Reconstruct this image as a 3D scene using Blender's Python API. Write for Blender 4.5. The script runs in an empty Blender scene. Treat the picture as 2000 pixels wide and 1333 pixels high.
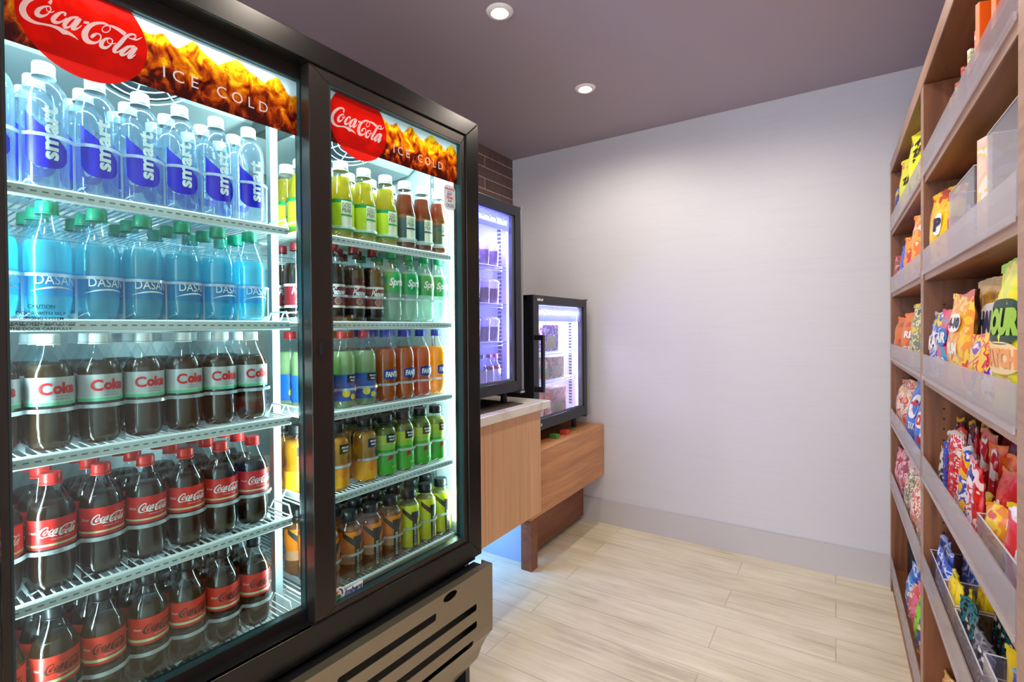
import bpy, bmesh, math, random
from mathutils import Vector, Matrix
sc = bpy.context.scene
COL = sc.collection
rnd = random.Random(7)
PI = math.pi

EXPO = .07
WORLD = 5.2
LED = 4.8
STRIP = 12.
SM = 1.6
SPOT = 22.
UCL = 4.
# ------------------------------------------------------------------ camera
def make_camera():
    yaw, pitch, roll = .58051, -.0104557, -.0079828
    cy, sy = math.cos(yaw), math.sin(yaw)
    fw = Vector((-sy, cy, 0)); rt = Vector((cy, sy, 0)); up = Vector((0, 0, 1))
    f2 = fw*math.cos(pitch)+up*math.sin(pitch); up2 = up*math.cos(pitch)-fw*math.sin(pitch)
    r3 = rt*math.cos(roll)+up2*math.sin(roll); u3 = up2*math.cos(roll)-rt*math.sin(roll)
    cam = bpy.data.cameras.new('camera'); o = bpy.data.objects.new('camera', cam); COL.objects.link(o)
    M = Matrix.Identity(4)
    for i in range(3):
        M[i][0] = r3[i]; M[i][1] = u3[i]; M[i][2] = -f2[i]
    M[0][3], M[1][3], M[2][3] = 0, 0, 1.36
    o.matrix_world = M
    cam.sensor_fit = 'HORIZONTAL'; cam.sensor_width = 36; cam.lens = 963.3/2000*36
    cam.shift_y = -(666.5-651.75)/2000
    cam.clip_start = .02
    sc.camera = o
make_camera()

# ------------------------------------------------------------------ world, exposure
sc.view_settings.view_transform = 'Standard'; sc.view_settings.look = 'None'
sc.view_settings.exposure = EXPO; sc.view_settings.gamma = 1
sc.view_settings.use_curve_mapping = False
w = bpy.data.worlds.new('ambient_fill'); sc.world = w; w.use_nodes = True  # even fill light, added through the open side of the room
w.node_tree.nodes['Background'].inputs[0].default_value = (.88, .91, 1.0, 1)
w.node_tree.nodes['Background'].inputs[1].default_value = WORLD
sc.cycles.use_denoising = True
sc.cycles.transparent_max_bounces = 30
sc.cycles.max_bounces = 6
sc.cycles.transmission_bounces = 4
sc.cycles.glossy_bounces = 3
sc.cycles.diffuse_bounces = 4
sc.cycles.use_adaptive_sampling = True; sc.cycles.adaptive_threshold = .06; sc.cycles.adaptive_min_samples = 16
sc.cycles.caustics_reflective = False; sc.cycles.caustics_refractive = False
sc.cycles.sample_clamp_indirect = 6

# fridge frame: local x = out of the front, local y = along the front (away from the camera), z up
FA = .04446
FU = Vector((math.sin(FA), math.cos(FA), 0)); FN = Vector((math.cos(FA), -math.sin(FA), 0))
FP = Vector((-1.07, 0, 0)); U0 = .0476
FO = FP-FU*(FP.dot(FU)+U0)
def fpos(u, v, z): return FO+FU*u-FN*v+Vector((0, 0, z))

def light(name, kind, loc, energy, color=(1, 1, 1), size=None, size_y=None, direction=None, parent=None, spot=None, blend=.5, up=None):
    d = bpy.data.lights.new(name, kind); d.energy = energy; d.color = color
    if kind == 'AREA':
        d.shape = 'RECTANGLE' if size_y else 'DISK'; d.size = size
        if size_y: d.size_y = size_y
    elif size is not None: d.shadow_soft_size = size
    if kind == 'SPOT': d.spot_size = spot; d.spot_blend = blend
    o = bpy.data.objects.new(name, d); COL.objects.link(o); o.location = loc
    if direction is not None:
        o.rotation_euler = Vector(direction).to_track_quat('-Z', 'Y').to_euler()
    o['kind'] = 'helper'
    return o

# LED strips inside the cooler; outer ones have housings, centre pair is added fill
LEDC = (.80, .97, 1.0)
for u, v, du, k in ((.195, .085, .5, 1.35), (.735, .088, .9, .95), (.730, .088, -.9, .95), (1.285, .085, -.5, .65)):
    dr = FU*du*1.2-FN*.9
    light('cooler_led_and_fill', 'AREA', fpos(u, v, 1.33), LED*k, LEDC, .012, 1.24, dr)
light('cooler_led_top', 'AREA', fpos(.45, .07, 1.965), LED*.8, LEDC, .42, .012, -FN*.6+Vector((0, 0, -1)))
light('cooler_led_top', 'AREA', fpos(1.02, .07, 1.965), LED*.8, LEDC, .42, .012, -FN*.6+Vector((0, 0, -1)))
# small display coolers
light('small_cooler_led', 'AREA', (-1.42, 1.80, 1.86), 4.5*SM, (.35, .35, 1.0), .40, .03, (-.4, 0, -1))
light('small_cooler_led', 'AREA', (-1.40, 2.045, 1.5), 3*SM, (.45, .45, 1.0), .012, .7, (-.6, -1, 0))
light('small_cooler_led', 'AREA', (-1.50, 2.73, 1.40), 3*SM, (.70, .80, 1.0), .42, .03, (-.4, 0, -1))
light('small_cooler_led', 'AREA', (-1.47, 2.99, 1.13), 2.2*SM, (.75, .84, 1.0), .012, .5, (-.6, -1, 0))

light('under_cabinet_led', 'AREA', (-1.80, 2.14, .385), UCL, (.25, .5, 1.0), .5, .02, (0, .5, -1))
LAMPS = [(-1.149, 1.679), (-1.133, 2.47), (-.231, 2.16), (-.30, .95), (-1.17, .55), (-.30, -.3), (-1.1, -.8), (-.2, -1.4)]  # lamps near and behind the camera are unseen, added as fill
for x, y in LAMPS:
    light('downlight_and_fill', 'SPOT', (x, y, 2.62), SPOT, (1, .89, .76), .05, None, (0, 0, -1), spot=3.05, blend=.55)

# ------------------------------------------------------------------ materials
def lin(h):
    h = h.lstrip('#'); c = [int(h[i:i+2], 16)/255 for i in (0, 2, 4)]
    return tuple((x/12.92 if x <= .04045 else ((x+.055)/1.055)**2.4) for x in c)+(1,)
_m = {}
def P(hexc, rough=.5, metal=0., spec=.5, coat=0., emit=0., key=None):
    k = (hexc, rough, metal, spec, coat, emit)
    if k in _m: return _m[k]
    m = bpy.data.materials.new('mat_'+(key or hexc.strip('#'))); m.use_nodes = True
    b = m.node_tree.nodes['Principled BSDF']
    b.inputs['Base Color'].default_value = lin(hexc); b.inputs['Roughness'].default_value = rough
    b.inputs['Metallic'].default_value = metal; b.inputs['Specular IOR Level'].default_value = spec
    b.inputs['Coat Weight'].default_value = coat
    if emit:
        b.inputs['Emission Color'].default_value = lin(hexc); b.inputs['Emission Strength'].default_value = emit
    _m[k] = m; return m
def newmat(name):
    m = bpy.data.materials.new(name); m.use_nodes = True; nt = m.node_tree; nt.nodes.clear()
    out = nt.nodes.new('ShaderNodeOutputMaterial')
    return m, nt, out
def N(nt, t, **kw):
    n = nt.nodes.new(t)
    for k, v in kw.items():
        if k in n.inputs: n.inputs[k].default_value = v
        else: setattr(n, k, v)
    return n
def film(name, tint, refl=.06, edge=.55, body=0., bodyc='#ffffff', rough=.04):
    """thin clear plastic or glass sheet: tinted see-through, mirror by viewing angle, a little milky body"""
    m, nt, out = newmat(name); L = nt.links.new
    tr = N(nt, 'ShaderNodeBsdfTransparent', Color=lin(tint))
    gl = N(nt, 'ShaderNodeBsdfGlossy', Roughness=rough); gl.inputs['Color'].default_value = (1, 1, 1, 1)
    lw = N(nt, 'ShaderNodeLayerWeight', Blend=.5)
    p = N(nt, 'ShaderNodeMath', operation='POWER'); p.inputs[1].default_value = 4.0
    L(lw.outputs['Facing'], p.inputs[0])
    mr = N(nt, 'ShaderNodeMapRange'); mr.inputs['To Min'].default_value = refl; mr.inputs['To Max'].default_value = edge
    L(p.outputs[0], mr.inputs['Value'])
    mx = N(nt, 'ShaderNodeMixShader'); L(mr.outputs[0], mx.inputs[0])
    src = tr.outputs[0]
    if body:
        d = N(nt, 'ShaderNodeBsdfDiffuse'); d.inputs[0].default_value = lin(bodyc)
        t = N(nt, 'ShaderNodeBsdfTranslucent'); t.inputs[0].default_value = lin(bodyc)
        a = N(nt, 'ShaderNodeMixShader'); a.inputs[0].default_value = .5
        L(d.outputs[0], a.inputs[1]); L(t.outputs[0], a.inputs[2])
        b = N(nt, 'ShaderNodeMixShader'); b.inputs[0].default_value = body
        L(src, b.inputs[1]); L(a.outputs[0], b.inputs[2]); src = b.outputs[0]
    L(src, mx.inputs[1]); L(gl.outputs[0], mx.inputs[2]); L(mx.outputs[0], out.inputs[0])
    return m
def liquid(name, tint, bodyc, body, rough=.06, refl=.03):
    return film(name, tint, refl, .35, body, bodyc, rough)

def noise_mat(name, cols, scale=(8, 8, 8), detail=4, rough=.5, coat=0., pos=None, distort=0., spec=.5):
    """patchy printed material, cols along a noise ramp, in the part's own coordinates"""
    m, nt, out = newmat(name); L = nt.links.new
    tc = N(nt, 'ShaderNodeTexCoord'); mp = N(nt, 'ShaderNodeMapping'); mp.inputs['Scale'].default_value = scale
    no = N(nt, 'ShaderNodeTexNoise', Detail=detail, Distortion=distort); no.inputs['Scale'].default_value = 1
    cr = N(nt, 'ShaderNodeValToRGB'); cr.color_ramp.interpolation = 'LINEAR'
    el = cr.color_ramp.elements
    n = len(cols); ps = pos or [.3+.4*i/(n-1) for i in range(n)]
    el[0].position = ps[0]; el[0].color = lin(cols[0]); el[1].position = ps[-1]; el[1].color = lin(cols[-1])
    for c, p_ in zip(cols[1:-1], ps[1:-1]):
        e = el.new(p_); e.color = lin(c)
    b = N(nt, 'ShaderNodeBsdfPrincipled', Roughness=rough); b.inputs['Coat Weight'].default_value = coat
    b.inputs['Specular IOR Level'].default_value = spec
    L(tc.outputs['Object'], mp.inputs[0]); L(mp.outputs[0], no.inputs['Vector']); L(no.outputs[0], cr.inputs[0])
    L(cr.outputs[0], b.inputs['Base Color']); L(b.outputs[0], out.inputs[0])
    return m
_w = {}
def wrap(*cols, s=22, rough=.28):
    """glossy printed bag film with sharp patches of colour"""
    k = (cols, s)
    if k not in _w:
        n = len(cols); ps = []; cc = []
        for i, c in enumerate(cols):
            a = .36+.28*i/n; b = .36+.28*(i+1)/n-.012
            cc += [c, c]; ps += [a, b]
        _w[k] = noise_mat('bag_print_%d' % len(_w), cc, (s, s, s), 2.5, rough, .3, ps, .4)
    return _w[k]

def wood(name, base, dark, scale_long=1.2, cross=26, axis=2, rough=.42, contrast=.6):
    m, nt, out = newmat(name); L = nt.links.new
    tc = N(nt, 'ShaderNodeTexCoord'); mp = N(nt, 'ShaderNodeMapping')
    s = [cross, cross, cross]; s[axis] = scale_long; mp.inputs['Scale'].default_value = s
    no = N(nt, 'ShaderNodeTexNoise', Detail=6, Roughness=.6, Distortion=.6); no.inputs['Scale'].default_value = 1
    cr = N(nt, 'ShaderNodeValToRGB'); cr.color_ramp.elements[0].position = .5-contrast*.35; cr.color_ramp.elements[0].color = lin(dark)
    cr.color_ramp.elements[1].position = .5+contrast*.2; cr.color_ramp.elements[1].color = lin(base)
    b = N(nt, 'ShaderNodeBsdfPrincipled', Roughness=rough)
    L(tc.outputs['Object'], mp.inputs[0]); L(mp.outputs[0], no.inputs['Vector']); L(no.outputs[0], cr.inputs[0])
    L(cr.outputs[0], b.inputs['Base Color']); L(b.outputs[0], out.inputs[0])
    return m

# ------------------------------------------------------------------ mesh helpers
class MB:
    def __init__(s): s.v = []; s.f = []; s.m = []
    def add(s, vs, fs, mi=0):
        o = len(s.v); s.v += [tuple(p) for p in vs]; s.f += [tuple(i+o for i in f) for f in fs]; s.m += [mi]*len(fs); return s
    def box(s, x0, x1, y0, y1, z0, z1, mi=0):
        vs = [(x, y, z) for x in (x0, x1) for y in (y0, y1) for z in (z0, z1)]
        return s.add(vs, [(0, 1, 3, 2), (4, 6, 7, 5), (0, 4, 5, 1), (2, 3, 7, 6), (0, 2, 6, 4), (1, 5, 7, 3)], mi)
    def tube(s, pts, r, n=6, mi=0, closed=False):
        pts = [Vector(p) for p in pts]; rings = []
        K = len(pts)
        for i, p in enumerate(pts):
            a = pts[(i-1) % K] if (closed or i) else p; b = pts[(i+1) % K] if (closed or i < K-1) else p
            d = (b-a).normalized(); q = Vector((0, 0, 1)) if abs(d.z) < .9 else Vector((1, 0, 0))
            e1 = d.cross(q).normalized(); e2 = d.cross(e1)
            rings.append([p+e1*r*math.cos(2*PI*k/n)+e2*r*math.sin(2*PI*k/n) for k in range(n)])
        vs = [q for R in rings for q in R]; fs = []
        for i in range(K if closed else K-1):
            j = (i+1) % K
            for k in range(n): fs.append((i*n+k, i*n+(k+1) % n, j*n+(k+1) % n, j*n+k))
        if not closed: fs += [tuple(range(n))[::-1], tuple((K-1)*n+k for k in range(n))]
        return s.add(vs, fs, mi)
    def lathe(s, prof, n=24, mi=0, cx=0, cy=0, mod=None, mats=None):
        vs = []
        for r, z in prof:
            for k in range(n):
                t = 2*PI*k/n; q = r*(mod(t, z) if mod else 1)
                vs.append((cx+q*math.cos(t), cy+q*math.sin(t), z))
        for i in range(len(prof)-1):
            fs = [(i*n+k, i*n+(k+1) % n, (i+1)*n+(k+1) % n, (i+1)*n+k) for k in range(n)]
            if i == 0: o = len(s.v); s.v += vs
            s.f += [tuple(a+o for a in f) for f in fs]; s.m += [mats[i] if mats else mi]*n
        return s
    def obj(s, name, mats, parent=None, loc=(0, 0, 0), smooth=None, rz=0, bevel=0):
        me = bpy.data.meshes.new(name); me.from_pydata(s.v, [], s.f); me.update()
        for m in (mats if isinstance(mats, (list, tuple)) else [mats]): me.materials.append(m)
        me.polygons.foreach_set('material_index', s.m)
        bm = bmesh.new(); bm.from_mesh(me)
        bmesh.ops.recalc_face_normals(bm, faces=bm.faces) if s.closed_hint else None
        bm.to_mesh(me); bm.free()
        if smooth is not None:
            me.shade_smooth() if hasattr(me, 'shade_smooth') else me.polygons.foreach_set('use_smooth', [True]*len(me.polygons))
            if smooth < 3: me.set_sharp_from_angle(angle=smooth)
        o = bpy.data.objects.new(name, me); COL.objects.link(o)
        if parent: o.parent = parent
        o.location = loc; o.rotation_euler = (0, 0, rz)
        if bevel:
            b = o.modifiers.new('bevel', 'BEVEL'); b.width = bevel; b.segments = 2; b.limit_method = 'ANGLE'
        return o
    closed_hint = True
def tag(o, label=None, cat=None, group=None, kind=None):
    if label: o['label'] = label
    if cat: o['category'] = cat
    if group: o['group'] = group
    if kind: o['kind'] = kind
    return o
def empty(name, loc, rz=0):
    o = bpy.data.objects.new(name, None); COL.objects.link(o); o.location = loc; o.rotation_euler = (0, 0, rz); o.empty_display_size = .05
    return o
def copy_tree(o, parent=None):
    c = o.copy(); COL.objects.link(c); c.parent = parent
    for ch in o.children: copy_tree(ch, c)
    return c

# ------------------------------------------------------------------ lettering
LOGO = [[[-0.514,0.176,-0.554,0.207],[-0.507,0.195,-0.544,0.221],[-0.495,0.225,-0.531,0.239],[-0.488,0.259,-0.525,0.247],[-0.493,0.285,-0.524,0.253],[-0.505,0.3,-0.527,0.263],[-0.522,0.309,-0.538,0.27],[-0.544,0.315,-0.557,0.272],[-0.573,0.317,-0.582,0.269],[-0.606,0.312,-0.611,0.258],[-0.644,0.298,-0.643,0.237],[-0.686,0.276,-0.679,0.207],[-0.727,0.249,-0.713,0.174],[-0.769,0.214,-0.746,0.137],[-0.811,0.173,-0.778,0.097],[-0.848,0.129,-0.802,0.062],[-0.879,0.082,-0.817,0.033],[-0.901,0.035,-0.828,0.004],[-0.918,-0.007,-0.837,-0.024],[-0.931,-0.049,-0.844,-0.047],[-0.939,-0.093,-0.847,-0.064],[-0.94,-0.137,-0.848,-0.078],[-0.932,-0.176,-0.847,-0.098],[-0.919,-0.21,-0.842,-0.123],[-0.9,-0.238,-0.835,-0.145],[-0.878,-0.257,-0.825,-0.166],[-0.852,-0.269,-0.811,-0.185],[-0.825,-0.277,-0.793,-0.201],[-0.796,-0.282,-0.772,-0.214],[-0.765,-0.284,-0.747,-0.223],[-0.732,-0.282,-0.72,-0.227],[-0.697,-0.274,-0.689,-0.226],[-0.66,-0.262,-0.654,-0.22],[-0.623,-0.251,-0.618,-0.212],[-0.587,-0.242,-0.582,-0.203],[-0.551,-0.235,-0.545,-0.193],[-0.517,-0.23,-0.508,-0.184],[-0.484,-0.231,-0.472,-0.178],[-0.453,-0.234,-0.437,-0.174],[-0.425,-0.24,-0.403,-0.172],[-0.403,-0.25,-0.374,-0.174],[-0.383,-0.263,-0.349,-0.178],[-0.357,-0.272,-0.328,-0.182],[-0.326,-0.271,-0.304,-0.184],[-0.296,-0.265,-0.276,-0.188],[-0.268,-0.261,-0.247,-0.195],[-0.241,-0.262,-0.219,-0.207],[-0.212,-0.267,-0.193,-0.223],[-0.186,-0.272,-0.17,-0.238],[-0.162,-0.278,-0.15,-0.256],[-0.14,-0.286,-0.133,-0.274],[-0.124,-0.291,-0.122,-0.287]],[[-0.383,-0.264,-0.376,-0.249],[-0.375,-0.271,-0.366,-0.251],[-0.362,-0.281,-0.352,-0.254],[-0.34,-0.284,-0.334,-0.253],[-0.305,-0.273,-0.303,-0.244],[-0.265,-0.256,-0.263,-0.23],[-0.236,-0.244,-0.234,-0.22]],[[-0.535,0.153,-0.535,0.128],[-0.556,0.143,-0.554,0.114],[-0.585,0.128,-0.582,0.095],[-0.615,0.108,-0.606,0.072],[-0.645,0.084,-0.628,0.042],[-0.676,0.054,-0.647,0.009],[-0.703,0.02,-0.659,-0.017],[-0.724,-0.02,-0.665,-0.037],[-0.738,-0.065,-0.668,-0.051],[-0.737,-0.114,-0.669,-0.047],[-0.715,-0.14,-0.669,-0.051],[-0.686,-0.144,-0.66,-0.062],[-0.654,-0.135,-0.647,-0.067],[-0.622,-0.111,-0.628,-0.061],[-0.591,-0.078,-0.601,-0.045],[-0.563,-0.042,-0.576,-0.022],[-0.54,-0.002,-0.554,0.01],[-0.518,0.041,-0.535,0.048],[-0.505,0.081,-0.524,0.078],[-0.504,0.114,-0.523,0.1],[-0.512,0.138,-0.528,0.119],[-0.524,0.152,-0.535,0.128],[-0.542,0.149,-0.542,0.128],[-0.56,0.135,-0.554,0.12],[-0.573,0.115,-0.563,0.11],[-0.579,0.091,-0.566,0.095],[-0.58,0.066,-0.567,0.074],[-0.574,0.044,-0.563,0.059],[-0.561,0.031,-0.552,0.049],[-0.542,0.023,-0.535,0.043],[-0.521,0.023,-0.519,0.044],[-0.499,0.037,-0.502,0.056],[-0.477,0.059,-0.483,0.076],[-0.462,0.074,-0.468,0.092]],[[-0.306,0.068,-0.337,0.083],[-0.3,0.086,-0.328,0.098],[-0.291,0.113,-0.319,0.114],[-0.292,0.143,-0.316,0.113],[-0.311,0.151,-0.322,0.114],[-0.335,0.148,-0.339,0.112],[-0.363,0.136,-0.357,0.099],[-0.395,0.11,-0.376,0.071],[-0.43,0.075,-0.399,0.031],[-0.459,0.04,-0.418,-0.006],[-0.484,0.003,-0.434,-0.038],[-0.506,-0.04,-0.446,-0.062],[-0.519,-0.093,-0.449,-0.063],[-0.507,-0.134,-0.451,-0.061],[-0.482,-0.149,-0.447,-0.072],[-0.453,-0.148,-0.439,-0.08],[-0.422,-0.132,-0.424,-0.079],[-0.392,-0.106,-0.399,-0.067],[-0.362,-0.075,-0.373,-0.048],[-0.332,-0.034,-0.345,-0.016],[-0.303,0.01,-0.315,0.025],[-0.283,0.042,-0.293,0.055]],[[-0.114,0.163,-0.116,0.13],[-0.132,0.157,-0.134,0.121],[-0.159,0.146,-0.159,0.108],[-0.187,0.132,-0.183,0.091],[-0.214,0.116,-0.203,0.07],[-0.242,0.095,-0.221,0.047],[-0.27,0.065,-0.238,0.021],[-0.3,0.023,-0.257,-0.014],[-0.327,-0.024,-0.276,-0.054],[-0.348,-0.072,-0.287,-0.081],[-0.355,-0.117,-0.291,-0.091],[-0.348,-0.151,-0.294,-0.1],[-0.328,-0.17,-0.298,-0.103],[-0.301,-0.164,-0.295,-0.108],[-0.275,-0.145,-0.281,-0.105],[-0.25,-0.117,-0.263,-0.093],[-0.227,-0.081,-0.243,-0.066],[-0.204,-0.039,-0.222,-0.027],[-0.182,0.002,-0.202,0.013],[-0.161,0.045,-0.182,0.055],[-0.14,0.088,-0.163,0.098],[-0.126,0.118,-0.151,0.128]],[[-0.105,0.15,-0.067,0.133],[-0.122,0.118,-0.08,0.098],[-0.147,0.073,-0.099,0.049],[-0.17,0.032,-0.121,-0.001],[-0.193,-0.007,-0.147,-0.047],[-0.219,-0.05,-0.17,-0.086],[-0.239,-0.099,-0.177,-0.093],[-0.223,-0.146,-0.185,-0.072],[-0.194,-0.142,-0.182,-0.077],[-0.17,-0.129,-0.171,-0.078],[-0.148,-0.109,-0.156,-0.072],[-0.126,-0.085,-0.136,-0.057],[-0.106,-0.06,-0.118,-0.04],[-0.089,-0.031,-0.1,-0.019],[-0.074,-0.002,-0.083,0.005],[-0.065,0.018,-0.071,0.023]],[[-0.043,0.07,-0.036,0.118],[-0.033,0.072,-0.026,0.122],[-0.017,0.075,-0.01,0.128],[-0.002,0.079,0.005,0.132],[0.014,0.084,0.02,0.136],[0.03,0.091,0.035,0.139],[0.041,0.096,0.046,0.141]],[[0.084,-0.162,0.055,-0.141],[0.095,-0.149,0.062,-0.124],[0.109,-0.131,0.074,-0.097],[0.122,-0.113,0.091,-0.07],[0.137,-0.09,0.114,-0.047],[0.153,-0.063,0.141,-0.026],[0.168,-0.046,0.168,-0.013],[0.184,-0.04,0.192,-0.009],[0.2,-0.042,0.213,-0.014],[0.209,-0.05,0.229,-0.027],[0.213,-0.065,0.235,-0.052],[0.211,-0.088,0.234,-0.083],[0.205,-0.112,0.227,-0.115],[0.194,-0.137,0.213,-0.148],[0.177,-0.163,0.194,-0.181],[0.159,-0.184,0.172,-0.211],[0.14,-0.199,0.147,-0.237],[0.118,-0.209,0.119,-0.259],[0.096,-0.212,0.089,-0.276],[0.073,-0.209,0.054,-0.288],[0.05,-0.201,0.017,-0.296],[0.036,-0.189,-0.018,-0.291],[0.03,-0.173,-0.046,-0.269],[0.026,-0.153,-0.064,-0.236],[0.024,-0.132,-0.075,-0.199],[0.024,-0.116,-0.077,-0.157],[0.027,-0.099,-0.071,-0.111],[0.032,-0.075,-0.057,-0.064],[0.042,-0.043,-0.036,-0.015],[0.056,-0.005,-0.009,0.036],[0.073,0.031,0.024,0.085],[0.094,0.065,0.061,0.126],[0.121,0.099,0.1,0.161],[0.151,0.131,0.141,0.191],[0.188,0.16,0.185,0.217],[0.229,0.185,0.231,0.238],[0.266,0.202,0.273,0.251],[0.298,0.209,0.31,0.252],[0.327,0.209,0.341,0.244],[0.349,0.204,0.364,0.232],[0.361,0.193,0.379,0.214],[0.366,0.178,0.386,0.191],[0.366,0.16,0.384,0.163],[0.358,0.136,0.373,0.131],[0.343,0.108,0.354,0.097],[0.326,0.087,0.333,0.07],[0.308,0.074,0.308,0.052],[0.286,0.066,0.282,0.043],[0.269,0.065,0.26,0.042],[0.259,0.072,0.245,0.052],[0.252,0.085,0.235,0.071],[0.252,0.1,0.235,0.096],[0.259,0.121,0.245,0.126],[0.273,0.147,0.262,0.158],[0.291,0.17,0.284,0.186],[0.313,0.187,0.309,0.21],[0.339,0.201,0.339,0.23],[0.366,0.209,0.372,0.245],[0.396,0.209,0.409,0.254],[0.429,0.202,0.447,0.258],[0.459,0.195,0.482,0.258],[0.484,0.187,0.512,0.256],[0.507,0.177,0.539,0.25],[0.53,0.167,0.565,0.244],[0.558,0.155,0.595,0.234],[0.586,0.142,0.624,0.223],[0.605,0.133,0.645,0.216]],[[0.358,-0.014,0.361,-0.043],[0.339,-0.023,0.343,-0.057],[0.311,-0.037,0.319,-0.075],[0.28,-0.061,0.301,-0.097],[0.25,-0.096,0.286,-0.126],[0.222,-0.136,0.273,-0.162],[0.2,-0.177,0.266,-0.188],[0.19,-0.217,0.263,-0.201],[0.19,-0.256,0.261,-0.207],[0.207,-0.286,0.258,-0.208],[0.235,-0.295,0.264,-0.216],[0.268,-0.291,0.281,-0.222],[0.304,-0.273,0.297,-0.221],[0.336,-0.238,0.319,-0.205],[0.365,-0.196,0.347,-0.175],[0.389,-0.156,0.37,-0.143],[0.405,-0.118,0.386,-0.113],[0.417,-0.08,0.397,-0.082],[0.42,-0.048,0.4,-0.062],[0.408,-0.026,0.393,-0.048],[0.388,-0.015,0.378,-0.039],[0.367,-0.014,0.365,-0.037],[0.347,-0.029,0.353,-0.045],[0.329,-0.053,0.34,-0.062],[0.318,-0.079,0.332,-0.078],[0.316,-0.104,0.331,-0.095],[0.321,-0.128,0.335,-0.114],[0.335,-0.143,0.344,-0.124],[0.359,-0.144,0.363,-0.123],[0.389,-0.136,0.391,-0.114],[0.415,-0.125,0.415,-0.104],[0.436,-0.112,0.432,-0.093],[0.453,-0.096,0.447,-0.08],[0.463,-0.086,0.457,-0.071]],[[0.764,0.137,0.751,0.155],[0.777,0.153,0.764,0.171],[0.797,0.177,0.779,0.192],[0.811,0.207,0.785,0.203],[0.809,0.233,0.784,0.21],[0.797,0.251,0.777,0.219],[0.778,0.26,0.766,0.222],[0.751,0.256,0.747,0.214],[0.718,0.244,0.722,0.197],[0.684,0.223,0.699,0.176],[0.65,0.192,0.679,0.149],[0.619,0.154,0.657,0.114],[0.587,0.112,0.635,0.075],[0.557,0.063,0.612,0.031],[0.529,0.012,0.587,-0.02],[0.503,-0.034,0.559,-0.073],[0.476,-0.078,0.53,-0.122],[0.447,-0.123,0.502,-0.166],[0.422,-0.168,0.483,-0.198],[0.407,-0.21,0.47,-0.221],[0.401,-0.25,0.462,-0.235],[0.409,-0.287,0.455,-0.232],[0.437,-0.294,0.453,-0.235],[0.466,-0.282,0.468,-0.238],[0.494,-0.261,0.486,-0.232],[0.522,-0.227,0.509,-0.209],[0.549,-0.188,0.537,-0.174],[0.568,-0.16,0.557,-0.148]],[[0.674,0.12,0.681,0.144],[0.69,0.119,0.698,0.146],[0.714,0.117,0.722,0.147],[0.74,0.118,0.747,0.152],[0.766,0.12,0.773,0.158],[0.796,0.127,0.798,0.167],[0.828,0.144,0.822,0.178],[0.861,0.178,0.851,0.2],[0.891,0.218,0.884,0.23],[0.912,0.247,0.909,0.252]],[[0.783,0.02,0.781,-0.016],[0.764,0.014,0.762,-0.025],[0.736,0.004,0.736,-0.037],[0.705,-0.009,0.711,-0.054],[0.677,-0.026,0.691,-0.074],[0.647,-0.047,0.672,-0.098],[0.617,-0.077,0.653,-0.126],[0.583,-0.118,0.628,-0.164],[0.549,-0.166,0.602,-0.207],[0.523,-0.213,0.587,-0.234],[0.514,-0.26,0.584,-0.236],[0.524,-0.294,0.579,-0.235],[0.549,-0.305,0.573,-0.238],[0.575,-0.295,0.576,-0.241],[0.601,-0.275,0.592,-0.236],[0.627,-0.248,0.612,-0.221],[0.655,-0.211,0.637,-0.192],[0.684,-0.168,0.666,-0.151],[0.71,-0.126,0.691,-0.112],[0.733,-0.088,0.712,-0.075],[0.754,-0.051,0.73,-0.039],[0.768,-0.026,0.743,-0.014]],[[0.792,0.004,0.832,-0.015],[0.772,-0.027,0.818,-0.049],[0.745,-0.071,0.798,-0.097],[0.719,-0.114,0.775,-0.147],[0.692,-0.159,0.746,-0.197],[0.664,-0.209,0.718,-0.241],[0.643,-0.26,0.706,-0.256],[0.662,-0.306,0.697,-0.234],[0.696,-0.297,0.699,-0.239],[0.725,-0.273,0.712,-0.237],[0.752,-0.236,0.737,-0.215],[0.78,-0.192,0.77,-0.18],[0.799,-0.16,0.793,-0.153]]]

_t = {}
def text2d(s, size=1., shear=0., bold=0., step=None):
    """2-D outline letters as (verts, faces), centred on the origin, size = letter body height"""
    k = (s, round(size, 5), shear, bold, step)
    if k in _t: return _t[k]
    cu = bpy.data.curves.new('txt', 'FONT'); cu.body = s; cu.size = 1; cu.shear = shear; cu.offset = bold
    cu.align_x = 'CENTER'; cu.resolution_u = 3; cu.space_line = .82
    o = bpy.data.objects.new('txt', cu); COL.objects.link(o)
    bpy.context.view_layer.update()
    me = bpy.data.meshes.new_from_object(o.evaluated_get(bpy.context.evaluated_depsgraph_get()))
    bpy.data.objects.remove(o); bpy.data.curves.remove(cu)
    bm = bmesh.new(); bm.from_mesh(me); bpy.data.meshes.remove(me)
    bmesh.ops.scale(bm, vec=(size, size, size), verts=bm.verts)
    ys = [v.co.y for v in bm.verts]; xs = [v.co.x for v in bm.verts]
    cx, cy = (min(xs)+max(xs))/2, (min(ys)+max(ys))/2
    for v in bm.verts: v.co.x -= cx; v.co.y -= cy
    if step:
        for ax in (0, 1):
            lo = min(v.co[ax] for v in bm.verts); hi = max(v.co[ax] for v in bm.verts); x = lo+step
            while x < hi:
                no = (1, 0, 0) if ax == 0 else (0, 1, 0); co = (x, 0, 0) if ax == 0 else (0, x, 0)
                bmesh.ops.bisect_plane(bm, geom=bm.verts[:]+bm.edges[:]+bm.faces[:], plane_co=co, plane_no=no)
                x += step
            if ax == 0 and step: pass
    bm.verts.index_update()
    r = ([(v.co.x, v.co.y) for v in bm.verts], [tuple(v.index for v in f.verts) for f in bm.faces])
    bm.free(); _t[k] = r; return r
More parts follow.
